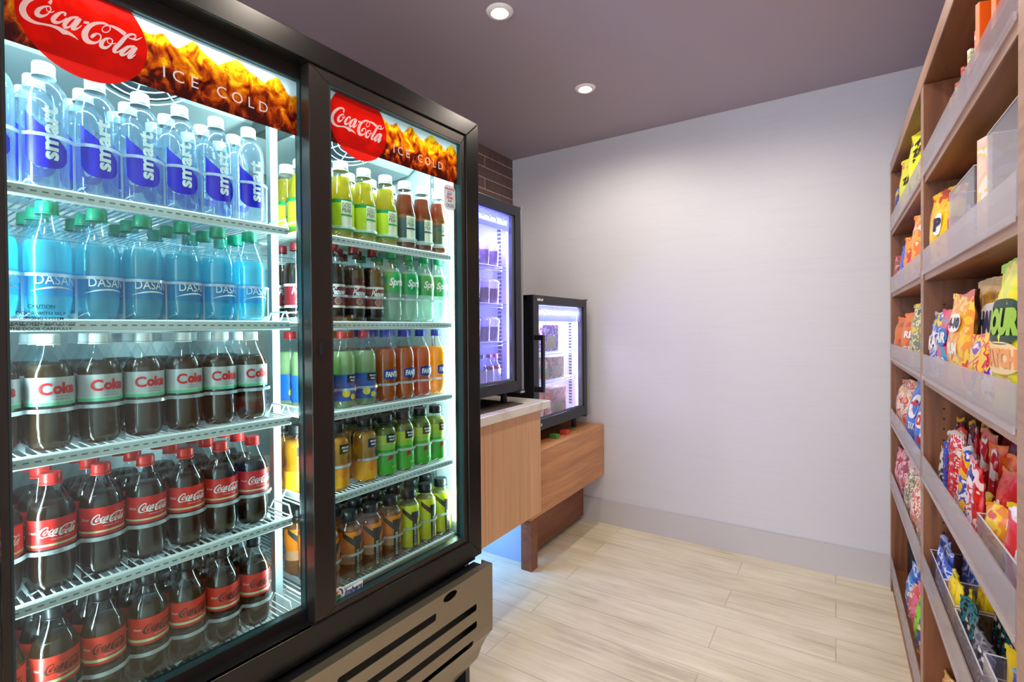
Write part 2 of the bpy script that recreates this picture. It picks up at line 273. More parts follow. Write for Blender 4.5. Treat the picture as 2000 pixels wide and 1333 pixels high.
def logo2d(size):
    """flowing script logo as thick-and-thin ribbons, size = half width"""
    vs = []; fs = []
    for st in LOGO:
        o = len(vs)
        for a, b, c, d in st: vs += [(a*size, b*size), (c*size, d*size)]
        fs += [(o+2*i, o+2*i+1, o+2*i+3, o+2*i+2) for i in range(len(st)-1)]
    return vs, fs
def scale2d(t, sx, sy): return ([(x*sx, y*sy) for x, y in t[0]], t[1])
def rot2d(t): return ([(-y, x) for x, y in t[0]], t[1])
def width2d(t): return max(x for x, y in t[0])-min(x for x, y in t[0])
def fit2d(s, wd, ht, **kw):
    t = text2d(s, 1., **{k: v for k, v in kw.items() if k != 'step'})
    w_ = width2d(t); h_ = max(y for x, y in t[0])-min(y for x, y in t[0])
    if kw.get('step'):
        # bisect at the final size: build at unit size with a scaled step
        t = text2d(s, 1., step=kw['step']*w_/wd, **{k: v for k, v in kw.items() if k != 'step'})
    return scale2d(t, wd/w_, ht/h_)
def put(mb, t, fn, mi=0):
    """place 2-D lettering through fn(x, y) -> 3-D"""
    return mb.add([fn(x, y) for x, y in t[0]], t[1], mi)
def bent(R, z0=0, th0=0, lift=.0004):
    return lambda x, y: ((R+lift)*math.cos(th0+x/R), (R+lift)*math.sin(th0+x/R), z0+y)
def letters(name, t, fn, mat, parent, **kw):
    mb = MB(); mb.closed_hint = False; put(mb, t, fn); return mb.obj(name, mat, parent, **kw)

def plate(name, outer, holes, thick, mat, parent=None, bend=None, cuts=()):
    """sheet cut to an outline with holes; outline in (y, z), thickness along x; bend(x,y,z)->point"""
    cu = bpy.data.curves.new('pl', 'CURVE'); cu.dimensions = '2D'; cu.fill_mode = 'BOTH'; cu.extrude = thick/2
    for poly in [outer]+list(holes):
        sp = cu.splines.new('POLY'); sp.points.add(len(poly)-1); sp.use_cyclic_u = True
        for p_, (a, b) in zip(sp.points, poly): p_.co = (a, b, 0, 1)
    o = bpy.data.objects.new('pl', cu); COL.objects.link(o); bpy.context.view_layer.update()
    me = bpy.data.meshes.new_from_object(o.evaluated_get(bpy.context.evaluated_depsgraph_get()))
    bpy.data.objects.remove(o); bpy.data.curves.remove(cu)
    bm = bmesh.new(); bm.from_mesh(me); bpy.data.meshes.remove(me)
    bmesh.ops.remove_doubles(bm, verts=bm.verts, dist=1e-5)
    for c in cuts:
        bmesh.ops.bisect_plane(bm, geom=bm.verts[:]+bm.edges[:]+bm.faces[:], plane_co=(0, c, 0), plane_no=(0, 1, 0))
    for v in bm.verts:
        a, b, c = v.co; q = (c, a, b); v.co = bend(*q) if bend else q
    bmesh.ops.recalc_face_normals(bm, faces=bm.faces)
    me = bpy.data.meshes.new(name); bm.to_mesh(me); bm.free(); me.materials.append(mat)
    o = bpy.data.objects.new(name, me); COL.objects.link(o)
    if parent: o.parent = parent
    return o
def rrect(a0, a1, b0, b1, r, n=4):
    out = []
    for cx, cy, t0 in ((a1-r, b1-r, 0), (a0+r, b1-r, PI/2), (a0+r, b0+r, PI), (a1-r, b0+r, 1.5*PI)):
        out += [(cx+r*math.cos(t0+PI/2*k/n), cy+r*math.sin(t0+PI/2*k/n)) for k in range(n+1)]
    return out
# ------------------------------------------------------------------ shared materials
BLACK = P('#17181c', .28, 0, .5, .2); BLACKG = P('#0c0d10', .2); BROWNMETAL = P('#85765f', .36, .3)
WHITEP = P('#f2f4f4', .35); WIRE = P('#e6edf0', .35); INNER = P('#ccd9dc', .45)
CHROME = P('#c8c8cc', .18, 1.); DARKHOLE = P('#060607', .6)
GLASS = film('door_glass', '#e9f5f3', .035, .5)
ACRY = film('lip_acrylic', '#f6f4f6', .10, .5, .30, '#f2ecf2', .10)
CLEARBOX = film('clear_acrylic', '#f2f2f6', .10, .6, .08, '#dcdcf0')
YB = 3.212; XL = -2.09; XR = .72; CZ = 2.66; XS = .237

# ------------------------------------------------------------------ room shell
def floor_mat():
    m, nt, out = newmat('pale_oak_planks'); L = nt.links.new
    tc = N(nt, 'ShaderNodeTexCoord')
    br = N(nt, 'ShaderNodeTexBrick'); br.offset = .37; br.inputs['Scale'].default_value = 1
    for k, v in {'Brick Width': 1.22, 'Row Height': .182, 'Mortar Size': .0022, 'Mortar Smooth': .1, 'Bias': 0.}.items(): br.inputs[k].default_value = v
    br.inputs['Color1'].default_value = (.42, .42, .42, 1); br.inputs['Color2'].default_value = (.58, .58, .58, 1); br.inputs['Mortar'].default_value = (.5, .5, .5, 1)
    L(tc.outputs['Object'], br.inputs['Vector'])
    mp = N(nt, 'ShaderNodeMapping'); mp.inputs['Scale'].default_value = (2.2, 38, 1)
    off = N(nt, 'ShaderNodeVectorMath', operation='ADD'); L(tc.outputs['Object'], off.inputs[0]); L(br.outputs['Color'], off.inputs[1])
    L(off.outputs[0], mp.inputs[0])
    n1 = N(nt, 'ShaderNodeTexNoise', Detail=8, Roughness=.65, Distortion=.8); n1.inputs['Scale'].default_value = 1; L(mp.outputs[0], n1.inputs['Vector'])
    mp2 = N(nt, 'ShaderNodeMapping'); mp2.inputs['Scale'].default_value = (2.4, 6, 1); L(off.outputs[0], mp2.inputs[0])
    n2 = N(nt, 'ShaderNodeTexNoise', Detail=3); n2.inputs['Scale'].default_value = 1; L(mp2.outputs[0], n2.inputs['Vector'])
    cr = N(nt, 'ShaderNodeValToRGB'); e = cr.color_ramp.elements
    e[0].position = .26; e[0].color = lin('#b6ac8e'); e[1].position = .62; e[1].color = lin('#f6eed0')
    q = e.new(.45); q.color = lin('#e2d8b6')
    mx = N(nt, 'ShaderNodeMix', data_type='FLOAT'); mx.inputs[0].default_value = .5
    L(n1.outputs[0], mx.inputs[2]); L(n2.outputs[0], mx.inputs[3]); L(mx.outputs[0], cr.inputs[0])
    dk = N(nt, 'ShaderNodeMix', data_type='RGBA', blend_type='MULTIPLY'); dk.inputs[0].default_value = 1
    c2 = N(nt, 'ShaderNodeMapRange'); c2.inputs['To Min'].default_value = 1; c2.inputs['To Max'].default_value = .72
    L(br.outputs['Fac'], c2.inputs['Value']); L(cr.outputs[0], dk.inputs[6]); L(c2.outputs[0], dk.inputs[7])
    b = N(nt, 'ShaderNodeBsdfPrincipled', Roughness=.45); L(dk.outputs[2], b.inputs['Base Color'])
    L(b.outputs[0], out.inputs[0]); return m
def wall_mat():
    return noise_mat('off_white_wallcovering', ['#ccccd3', '#cfcfd5', '#cdcdd4'], (3, 3, 45), 3, .55)
def tile_mat():
    m, nt, out = newmat('brown_strip_tiles'); L = nt.links.new
    tc = N(nt, 'ShaderNodeTexCoord'); mp = N(nt, 'ShaderNodeMapping'); mp.inputs['Rotation'].default_value = (PI/2, 0, PI/2)
    # brick texture works in x/y: feed it (y, z)
    sx = N(nt, 'ShaderNodeSeparateXYZ'); cb = N(nt, 'ShaderNodeCombineXYZ')
    L(tc.outputs['Object'], sx.inputs[0]); L(sx.outputs['Y'], cb.inputs['X']); L(sx.outputs['Z'], cb.inputs['Y'])
    br = N(nt, 'ShaderNodeTexBrick'); br.inputs['Scale'].default_value = 1; L(cb.outputs[0], br.inputs['Vector'])
    for k, v in {'Brick Width': 1.9, 'Row Height': .0785, 'Mortar Size': .0028, 'Mortar Smooth': 0., 'Bias': 0.}.items(): br.inputs[k].default_value = v
    br.inputs['Color1'].default_value = lin('#6f5750'); br.inputs['Color2'].default_value = lin('#7d635a'); br.inputs['Mortar'].default_value = lin('#d9c6bb')
    mp2 = N(nt, 'ShaderNodeMapping'); mp2.inputs['Scale'].default_value = (1, 70, 9); L(tc.outputs['Object'], mp2.inputs[0])
    no = N(nt, 'ShaderNodeTexNoise', Detail=4); no.inputs['Scale'].default_value = 1; L(mp2.outputs[0], no.inputs['Vector'])
    mr = N(nt, 'ShaderNodeMapRange'); mr.inputs['From Min'].default_value = .3; mr.inputs['From Max'].default_value = .7; mr.inputs['To Min'].default_value = .75; mr.inputs['To Max'].default_value = 1.15
    L(no.outputs[0], mr.inputs['Value'])
    mx = N(nt, 'ShaderNodeMix', data_type='RGBA', blend_type='MULTIPLY'); mx.inputs[0].default_value = 1
    L(br.outputs['Color'], mx.inputs[6]); L(mr.outputs[0], mx.inputs[7])
    b = N(nt, 'ShaderNodeBsdfPrincipled', Roughness=.5); L(mx.outputs[2], b.inputs['Base Color']); L(b.outputs[0], out.inputs[0]); return m
def struct(name, mb, mat): return tag(mb.obj(name, mat), kind='structure')
WALL = wall_mat()
struct('floor', MB().box(XL-.1, XR+.1, -2.6, YB+.1, -.1, 0), floor_mat())
struct('ceiling', MB().box(XL-.1, XR+.1, -2.6, YB+.1, CZ, CZ+.1), P('#b0a2ab', .6))
struct('wall_back', MB().box(XL-.1, XR+.1, YB, YB+.1, 0, CZ), WALL)
struct('wall_left', MB().box(XL-.1, XL, -2.6, YB, 0, CZ), tile_mat())
struct('wall_right', MB().box(XR, XR+.1, -2.6, YB, 0, CZ), WALL)
bb = MB().box(XL, XR, YB-.014, YB, 0, .160); bb.box(XL, XR, YB-.011, YB, .160, .164)
struct('baseboard_back', bb, P('#c2bfc2', .4))
struct('trim_1', MB().box(XL, -1.522, 2.405, 2.430, 0, .339), P('#a9c0dc', .5))  # white side panel with the blue light on it painted into the colour

# ceiling downlights
def downlight(x, y, label):
    t = tag(empty('recessed_downlight', (x, y, CZ)), label, 'ceiling light', 'recessed ceiling downlights')
    m = MB().lathe([(.034, -.001), (.036, -.010), (.048, -.010), (.056, -.001)], 32); m.obj('trim_ring', P('#fbf5f0', .35), t, smooth=1)
    MB().lathe([(.035, -.002), (.029, .012), (.020, .014)], 28).obj('reflector', P('#d8c8b0', .2, .8), t, smooth=1)
    MB().lathe([(.0001, -.009), (.014, -.008), (.024, -.005), (.027, .004)], 24).obj('bulb', P('#fff0d0', .4, emit=22), t, smooth=1)
downlight(*LAMPS[0], 'round white recessed downlight nearest the big cooler, glowing warm')
downlight(*LAMPS[1], 'smaller looking round recessed downlight nearer the back wall, glowing warm')

# ------------------------------------------------------------------ wooden shelving on the right
WV = wood('walnut_upright', '#8a5636', '#5c331d', 2.0, 34, 2)
WH = wood('walnut_board', '#925c3a', '#653a22', 2.0, 30, 1)
WEDGE = wood('pale_board_edge', '#b08d78', '#94705c', 2.5, 40, 1)
DEEP = .67
LV = [('A', 1.845), ('B', 1.532), ('C', 1.199), ('D', .872), ('E', .552), ('F', .118)]
ZS = dict(LV)
sh = tag(empty('shelving_unit', (XS, 2.1, 0)), 'tall walnut wall shelving unit with two bays of snacks along the right wall', 'shelving')
def S(name, x0, x1, y0, y1, z0, z1, mat, **k):
    return MB().box(x0-XS, x1-XS, y0-2.1, y1-2.1, z0, z1).obj(name, mat, sh, bevel=.0012, **k)
UPR = [(1.030, 1.070), (2.052, 2.108), (3.150, 3.190)]
for y0, y1 in UPR:
    ho = MB().box(0, DEEP-XS, y0-2.1, y1-2.1, 0, 2.13)
    for z in [q+d for q in (.70, 1.03, 1.36, 1.68) for d in (-.10, -.068, -.036, .0, .032, .064)]:
        for fx in (.05, DEEP-XS-.06):
            for sy, yy in ((-1, y0), (1, y1)):
                if (y0 < 1.2 and sy < 0) or (y0 > 3 and sy > 0): continue
                c = Vector((fx, yy-2.1+sy*.0006, z)); n = 8
                ho.add([c+Vector((.0032*math.cos(2*PI*k/n), 0, .0032*math.sin(2*PI*k/n))) for k in range(n)], [tuple(range(n))], 1)
    ho.closed_hint = False
    up = ho.obj('upright', [WV, DARKHOLE], sh)
    ed = MB().box(-.0012, .0, y0-2.1+.001, y1-2.1-.001, 0, 2.13).obj('edge_band', WEDGE, up)
S('top_board', XS, DEEP, 1.030, 3.190, 2.132, 2.190, WH)
MB().box(-.0012, 0, 1.03-2.1, 3.19-2.1, 2.134, 2.188).obj('edge_band', WEDGE, [o for o in sh.children if o.name.startswith('top_board')][0])
S('back_panel', DEEP, DEEP+.012, 1.030, 3.190, .02, 2.19, wood('walnut_back', '#6b3f28', '#45240f', 2.0, 30, 2))
S('toe_kick', XS+.006, XS+.022, 1.07, 3.15, 0, .088, WH)
for bay, (y0, y1) in (('far', (2.108, 3.150)), ('near', (1.070, 2.052))):
    for nm, z in LV:
        b = S('shelf_board', XS+.004, DEEP, y0, y1, z-.031, z, WH)
        MB().box(.0025, .004, y0-2.1, y1-2.1, z-.030, z-.001).obj('edge_band', WEDGE, b)
        lp = MB().box(-.002, .001, y0-2.1+.004, y1-2.1-.004, z-.004, z+.068)
        lp.box(-.0055, -.002, y0-2.1+.004, y1-2.1-.004, z-.012, z+.001)
        lp.obj('acrylic_lip', ACRY, sh)

# ------------------------------------------------------------------ big cooler
fr = tag(empty('beverage_cooler', FO, -FA), 'large black two-door glass-front cooler full of bottled drinks', 'cooler')
fr.rotation_euler = (0, 0, -FA)
def FX(mb, name, mat, parent=None, **k): return mb.obj(name, mat, parent or fr, **k)
UA, UB_ = .135, 1.343; DV = .74
# outer cabinet: panels
c = MB(); c.box(-DV, -.06, UA, UA+.03, .10, 2.045); c.box(-DV, -.06, UB_-.02, UB_, .10, 2.045)
c.box(-DV, -.06, UA, UB_, 2.02, 2.05); c.box(-DV, -DV+.03, UA, UB_, .10, 2.05); c.box(-DV, -.05, UA, UB_, .56, .60)
c.obj('cabinet_body', BLACK, fr)
c = MB(); c.box(-DV+.03, -.05, UA+.03, UA+.036, .60, 2.02); c.box(-DV+.03, -.05, UB_-.024, UB_-.02, .60, 2.02)
c.box(-DV+.03, -DV+.036, UA+.03, UB_-.02, .60, 2.02); c.box(-DV+.03, -.05, UA+.03, UB_-.02, .60, .606); c.box(-DV+.03, -.05, UA+.03, UB_-.03, 2.012, 2.02)
c.obj('inner_liner', INNER, fr)
# front frame: header, sill, posts with mitred corners
def ring(y0, y1, z0, z1, wl, wr, wt, wb, x0, x1, mb=None):
    """frame with mitred corners; members' widths left, right, top, bottom"""
    mb = mb or MB()
    O = [(y0, z0), (y1, z0), (y1, z1), (y0, z1)]; I = [(y0+wl, z0+wb), (y1-wr, z0+wb), (y1-wr, z1-wt), (y0+wl, z1-wt)]
    for i in range(4):
        j = (i+1) % 4; q = [O[i], O[j], I[j], I[i]]
        vs = [(x0,)+p for p in q]+[(x1,)+p for p in q]
        mb.add(vs, [(0, 3, 2, 1), (4, 5, 6, 7), (0, 1, 5, 4), (1, 2, 6, 5), (2, 3, 7, 6), (3, 0, 4, 7)])
    return mb
FRAMEM = P('#2a2827', .24, .6, .5)
DOORM = P('#3c3633', .30, .7, .5)
ring(UA, UB_, .592, 2.052, .062, .062, .056, .062, -.06, 0).obj('front_frame', FRAMEM, fr, bevel=.002)
MB().box(-.075, -.055, UA+.06, UB_-.06, .645, .657).obj('door_track', P('#8d7f6f', .3, .8), fr)
MB().box(-.012, -.001, UA+.064, .712, .649, .654).obj('sill_strip', P('#b6a07f', .35, .6), fr)
TRK = MB().box(-.10, -.06, UA+.03, UB_-.03, .606, .650); TRK.obj('sill', P('#202022', .4), fr)

# banner print: cola with ice below a pale top
def banner_mat():
    m, nt, out = newmat('cola_and_ice_print'); L = nt.links.new
    tc = N(nt, 'ShaderNodeTexCoord'); sx = N(nt, 'ShaderNodeSeparateXYZ'); L(tc.outputs['Object'], sx.inputs[0])
    def noise(sc_, det, dist=0.):
        mp = N(nt, 'ShaderNodeMapping'); mp.inputs['Scale'].default_value = sc_; L(tc.outputs['Object'], mp.inputs[0])
        n = N(nt, 'ShaderNodeTexNoise', Detail=det, Distortion=dist); n.inputs['Scale'].default_value = 1; L(mp.outputs[0], n.inputs['Vector']); return n.outputs[0]
    def M2(op, a, b=None, c=None):
        n = N(nt, 'ShaderNodeMath', operation=op)
        for i, v in enumerate((a, b, c)):
            if v is None: continue
            if isinstance(v, (int, float)): n.inputs[i].default_value = v
            else: L(v, n.inputs[i])
        return n.outputs[0]
    h = M2('DIVIDE', sx.outputs['Z'], .131)
    big = noise((1, 17, 1), 1.5)
    edge = M2('ADD', M2('MULTIPLY', big, .75), .44)
    # print colour by height over a marbled noise
    val = M2('ADD', M2('MULTIPLY', h, .42), M2('MULTIPLY', noise((1, 34, 28), 6, 1.0), .95))
    cr = N(nt, 'ShaderNodeValToRGB'); el = cr.color_ramp.elements
    el[0].position = .50; el[0].color = lin('#3a0a04'); el[1].position = 1.0; el[1].color = lin('#f6d22a')
    for p_, c_ in ((.58, '#7c1c04'), (.67, '#bc4606'), (.76, '#e07c08'), (.85, '#f4b814')):
        q = el.new(p_); q.color = lin(c_)
    L(val, cr.inputs[0])
    fine = noise((1, 240, 240), 2)
    hs = N(nt, 'ShaderNodeMix', data_type='RGBA', blend_type='OVERLAY'); hs.inputs[0].default_value = .55
    cmb = N(nt, 'ShaderNodeCombineColor')
    for k in ('Red', 'Green', 'Blue'): L(fine, cmb.inputs[k])
    L(cr.outputs[0], hs.inputs[6]); L(cmb.outputs[0], hs.inputs[7])
    mask = M2('MULTIPLY', M2('SUBTRACT', h, edge), 30); mask = M2('MAXIMUM', M2('MINIMUM', mask, 1), 0)
    mx = N(nt, 'ShaderNodeMix', data_type='RGBA'); L(mask, mx.inputs[0]); L(hs.outputs[2], mx.inputs[6]); mx.inputs[7].default_value = lin('#d9e3ea')
    d = N(nt, 'ShaderNodeBsdfDiffuse'); t = N(nt, 'ShaderNodeBsdfTranslucent'); L(mx.outputs[2], d.inputs[0]); L(mx.outputs[2], t.inputs[0])
    a = N(nt, 'ShaderNodeMixShader'); a.inputs[0].default_value = .5; L(d.outputs[0], a.inputs[1]); L(t.outputs[0], a.inputs[2])
    g = N(nt, 'ShaderNodeBsdfGlossy', Roughness=.08); b = N(nt, 'ShaderNodeMixShader'); b.inputs[0].default_value = .03
    L(a.outputs[0], b.inputs[1]); L(g.outputs[0], b.inputs[2]); L(b.outputs[0], out.inputs[0]); return m
def translucent(name, hexc, k=.5):
    m, nt, out = newmat(name); L = nt.links.new
    d = N(nt, 'ShaderNodeBsdfDiffuse'); t = N(nt, 'ShaderNodeBsdfTranslucent'); d.inputs[0].default_value = lin(hexc); t.inputs[0].default_value = lin(hexc)
    a = N(nt, 'ShaderNodeMixShader'); a.inputs[0].default_value = k; L(d.outputs[0], a.inputs[1]); L(t.outputs[0], a.inputs[2]); L(a.outputs[0], out.inputs[0]); return m
BANNER = banner_mat(); REDDISC = translucent('red_disc', '#e5201a'); WHITEINK = translucent('white_ink', '#fbfbfb')

def door(y0, y1, z0, z1, wl, wr, wt, wb, v0, v1, vg, label):
    d = tag(ring(y0, y1, z0, z1, wl, wr, wt, wb, -v1, -v0).obj('sliding_door', DOORM, fr, bevel=.0015), label)
    g0, g1, h0, h1 = y0+wl, y1-wr, z0+wb, z1-wt
    MB().box(-vg-.004, -vg, g0-.004, g1+.004, h0-.004, h1+.004).obj('glass_pane', GLASS, d)
    s = ring(g0-.001, g1+.001, h0-.001, h1+.001, .004, .004, .004, .004, -vg, -v0-.001); s.obj('glazing_gasket', P('#1c3b40', .3), d)
    b = MB(); b.closed_hint = False
    b.add([(0, 0, 0), (0, g1-g0, 0), (0, g1-g0, .131), (0, 0, .131)], [(0, 1, 2, 3)])
    b.obj('header_banner', BANNER, d, loc=(-vg+.001, g0, 1.833))
    cu, cz, R = g0+.111-(.003 if y0 < .5 else .013), 1.900, .0915
    n = 64; pts = []
    for k in range(n):
        a, q = R*math.cos(2*PI*k/n), R*math.sin(2*PI*k/n)
        pts.append((max(cu+a, g0+.002), min(cz+q, 1.9655)))
    dd = MB(); dd.closed_hint = False; dd.add([(-vg+.002, a, q) for a, q in pts], [tuple(range(n))])
    dd.obj('round_sign', REDDISC, d)
    letters('script_lettering', logo2d(.0915), lambda x, y: (-vg+.003, cu+x, cz+y), WHITEINK, d)
    w1, w2 = .062, .092
    k = (g1-g0)/.50
    letters('ice_cold_lettering', fit2d('I C E', w1*k, .0235), lambda x, y: (-vg+.003, g0+.252*k+x, 1.873+y), WHITEINK, d)
    letters('ice_cold_lettering', fit2d('C O L D', .108*k, .0235), lambda x, y: (-vg+.003, g0+.372*k+.0+x, 1.873+y), WHITEINK, d)
    return d, g0, g1
dl, a0, a1 = door(.165, .775, .640, 2.000, .050, .050, .034, .036, .046, .074, .060, 'left sliding glass door set behind the right one')
dr, b0, b1 = door(.722, 1.284, .632, 1.998, .056, .022, .034, .040, .006, .040, .024, 'right sliding glass door in front')
DARKINK = P('#1d3550', .5)
mb = MB(); mb.closed_hint = False
for i, s in enumerate(('CAUTION', 'DOOR WITH SELF', 'CLOSING SYSTEM', 'PLEASE OPEN AND CLOSE', 'THE DOOR CAREFULLY')):
    put(mb, fit2d(s, (.034, .062, .055, .088, .078)[i], .0052, bold=.012), lambda x, y, i=i: (-.0585, .258+x, 1.4035-.0088*i-(.003 if i else 0)+y))
mb.add([(-.0585, .241, 1.3995), (-.0585, .275, 1.3995), (-.0585, .275, 1.4), (-.0585, .241, 1.4)], [(0, 1, 2, 3)])
mb.obj('caution_text', DARKINK, dl)
# rounded pill sticker, right door top right
st = MB(); st.closed_hint = False; pl = rrect(1.197, 1.250, 1.742, 1.823, .018, 6); st.add([(-.0225, a, q) for a, q in pl], [tuple(range(len(pl)))]); 
sk = st.obj('round_ended_sticker', P('#cfd4dc', .4), dr)
mb = MB(); mb.closed_hint = False
for s, z, w_, h_, mi in (('BALANCE', 1.810, .040, .008, 0), ('WHAT YOU', 1.801, .022, .003, 1), ('EAT', 1.793, .020, .0085, 1), ('DRINK', 1.782, .032, .0085, 0), ('& DO', 1.772, .018, .007, 1)):
    put(mb, fit2d(s, w_, h_, bold=.02), lambda x, y, z=z: (-.0218, 1.2235+x, z+y), mi)
for k in range(3):
    for q in range(14):
        a = 2*PI*q/14; b = 2*PI*(q+1)/14; c0 = 1.212+.0115*k
        mb.add([(-.0218, c0+r*math.cos(t), 1.757+r*math.sin(t)) for r, t in ((.0055, a), (.0055, b), (.004, b), (.004, a))], [(0, 1, 2, 3)], 1)
mb.obj('sticker_print', [P('#c8202c', .5), P('#2c3550', .5)], dr)
# maker's sticker bottom left of the right door
st = MB(); st.closed_hint = False; st.add([(-.0225, .812, .690), (-.0225, .872, .694), (-.0225, .872, .672), (-.0225, .795, .672), (-.0225, .795, .690)], [(0, 1, 2, 3, 4)])
n = 24; st.add([(-.0222, .7985+.0165*math.cos(2*PI*k/n), .6885+.0165*math.sin(2*PI*k/n)) for k in range(n)], [tuple(range(n))])
st.obj('maker_sticker', P('#efe6d8', .4), dr)
letters('maker_lettering', fit2d('Imbera', .056, .014, shear=.35, bold=.03), lambda x, y: (-.0215, .842+x, .683+y), P('#1b3f8a', .5), dr)
mb = MB(); mb.closed_hint = False
def arc(r0, r1, t0, t1, mi, n=12):
    for q in range(n):
        a, b = t0+(t1-t0)*q/n, t0+(t1-t0)*(q+1)/n
        mb.add([(-.0214, .7985+r*math.cos(t), .6885+r*math.sin(t)) for r, t in ((r1, a), (r1, b), (r0, b), (r0, a))], [(0, 1, 2, 3)], mi)
arc(.008, .012, -.6, 1.5, 0); arc(.002, .0125, 3.6, 5.4, 1); arc(.004, .010, 1.9, 3.3, 2)
mb.obj('emblem', [P('#1b3f8a', .5), P('#2f8a34', .5), P('#c05a2a', .5)], dr)
MB().box(-.006, .002, .741, .752, 1.30, 1.33).obj('door_pull_recess', DARKHOLE, dr)
# lower grille panel
def bendp(x, y, z):
    prof = [(.10, -.127), (.159, -.077), (.225, -.024), (.271, -.006), (.311, .016), (.345, .041), (.38, .044)]
    if z >= .38: X = .044
    else:
        X = prof[0][1]
        for (z0, x0), (z1, x1) in zip(prof, prof[1:]):
            if z0 <= z <= z1: X = x0+(x1-x0)*(z-z0)/(z1-z0); break
    return (X+x, y, z)
def slot(u0, u1, z0, z1): return rrect(u0, u1, z0, z1, .006, 3)
E_ = UB_
gp = plate('kick_panel', [(UA, .10), (E_, .10), (E_, .57), (UA, .57)],
      [slot(.745, 1.078, .506, .529), slot(.60, 1.262, .450, .473), slot(.60, 1.262, .394, .417), slot(.70, 1.245, .338, .361),
       slot(.25, .53, .509, .527), slot(.25, .53, .452, .470), slot(.25, .53, .397, .415),
       [(1.138+.031*math.cos(2*PI*k/20), .555+.013*math.sin(2*PI*k/20)-.004) for k in range(20)]], .003, BROWNMETAL, fr, bendp,
      (.13, .159, .19, .225, .25, .271, .29, .311, .33, .345, .37))
# cut-out side flange with a bite, and flat top ledge
pr = [(-.044, .571), (-.044, .515), (-.036, .487), (-.018, .477), (-.018, .455), (-.030, .452), (-.043, .455), (-.041, .345), (-.016, .311), (.006, .271), (.024, .225), (.077, .159), (.127, .10)]
fl = MB()
inner = [(min(v+.05, .135), z) for v, z in pr]; inner[0] = (.0, .571)
for q in range(len(pr)-1):
    (a, za), (b, zb) = pr[q], pr[q+1]; (c_, zc), (d_, zd) = inner[q], inner[q+1]
    vs = [(-a, E_-.003, za), (-b, E_-.003, zb), (-d_, E_-.003, zd), (-c_, E_-.003, zc)]; vs += [(x, E_, z) for x, y, z in vs]
    fl.add(vs, [(0, 1, 2, 3), (7, 6, 5, 4), (0, 4, 5, 1), (3, 2, 6, 7)])
fl.obj('panel_side_flange', BROWNMETAL, gp)
MB().box(.016, .043, UA, E_, .567, .570).obj('panel_ledge', P('#5a5240', .5, .3), gp)
MB().box(-.02, .0155, UA+.02, E_-.02, .562, .566).obj('gap_shade_strip', DARKHOLE, gp)  # black strip standing in for the shade at the back of the ledge
MB().box(-.02, .010, UA+.02, UB_-.012, .33, .56).obj('grille_backing', DARKHOLE, fr)  # near-black plate added so nothing bright shows through the slots
MB().box(-.60, -.14, UA+.02, UB_-.02, .02, .56).obj('compressor_base', P('#0d0d0e', .7), fr)
MB().box(-.028, -.020, UA+.02, UB_-.012, .5705, .592).obj('vent_shade_strip', DARKHOLE, fr)  # black sheet standing in for the shade inside the gap
# ceiling unit inside, fan grilles
ev = MB()
ev.add([(-.16, UA+.04, 2.01), (-.62, UA+.04, 2.01), (-.62, UA+.04, 1.90), (-.30, UA+.04, 1.925)]+[(-.16, UB_-.04, 2.01), (-.62, UB_-.04, 2.01), (-.62, UB_-.04, 1.90), (-.30, UB_-.04, 1.925)],
       [(0, 1, 2, 3), (7, 6, 5, 4), (0, 3, 7, 4), (3, 2, 6, 7)])
evo = ev.obj('evaporator_housing', P('#cfdde2', .5), fr)
for cu in (.47, 1.02):
    c0 = Vector((-.235, cu, 1.963)); nrm = Vector((.085, 0, -.14)).normalized(); e1 = Vector((0, 1, 0)); e2 = nrm.cross(e1)
    g = MB()
    for r in (.020, .038, .056, .074, .092, .108):
        g.tube([c0+nrm*.012+e1*r*math.cos(2*PI*k/28)+e2*r*math.sin(2*PI*k/28) for k in range(28)], .0018, 5, closed=True)
    for k in range(8):
        a = 2*PI*k/8; d_ = e1*math.cos(a)+e2*math.sin(a); g.tube([c0+nrm*.014+d_*.010, c0+nrm*.014+d_*.110], .0018, 5)
    g.obj('fan_grille', WIRE, evo)
    k_ = MB(); k_.closed_hint = False; k_.add([c0+nrm*.003+e1*.106*math.cos(2*PI*k/28)+e2*.106*math.sin(2*PI*k/28) for k in range(28)], [tuple(range(28))]); k_.obj('fan_opening', P('#2c3f4a', .6), evo)
MB().box(-.30, -.19, .735, .80, 1.895, 1.955).obj('lamp_recess', P('#3e4a4c', .5), fr)
# light strips (emitting) and posts
EM = P('#e6fdff', .4, emit=STRIP)
for u in (UA+.0375, UB_-.0375-.012):
    MB().box(-.088, -.076, u, u+.012, .70, 1.96).obj('light_strip', EM, fr)
post = MB(); post.box(-.205, -.185, .722, .742, .61, 1.96); post.obj('centre_post', P('#8f9ea2', .4), fr)
rp = MB()
for u in (UA+.05, .725, UB_-.062): rp.box(-.70, -.685, u, u+.016, .61, 1.93)
plate('slotted_track', [(-.203, .64), (-.187, .64), (-.187, 1.94), (-.203, 1.94)], [rrect(-.199, -.191, .66+k*.033, .676+k*.033, .002, 2) for k in range(38)], .0008,
      P('#8a9a9e', .4, .5), fr, lambda x, y, z: (y, UB_-.0246+x, z))
rp.obj('rear_post', P('#b9c8cc', .4), fr)

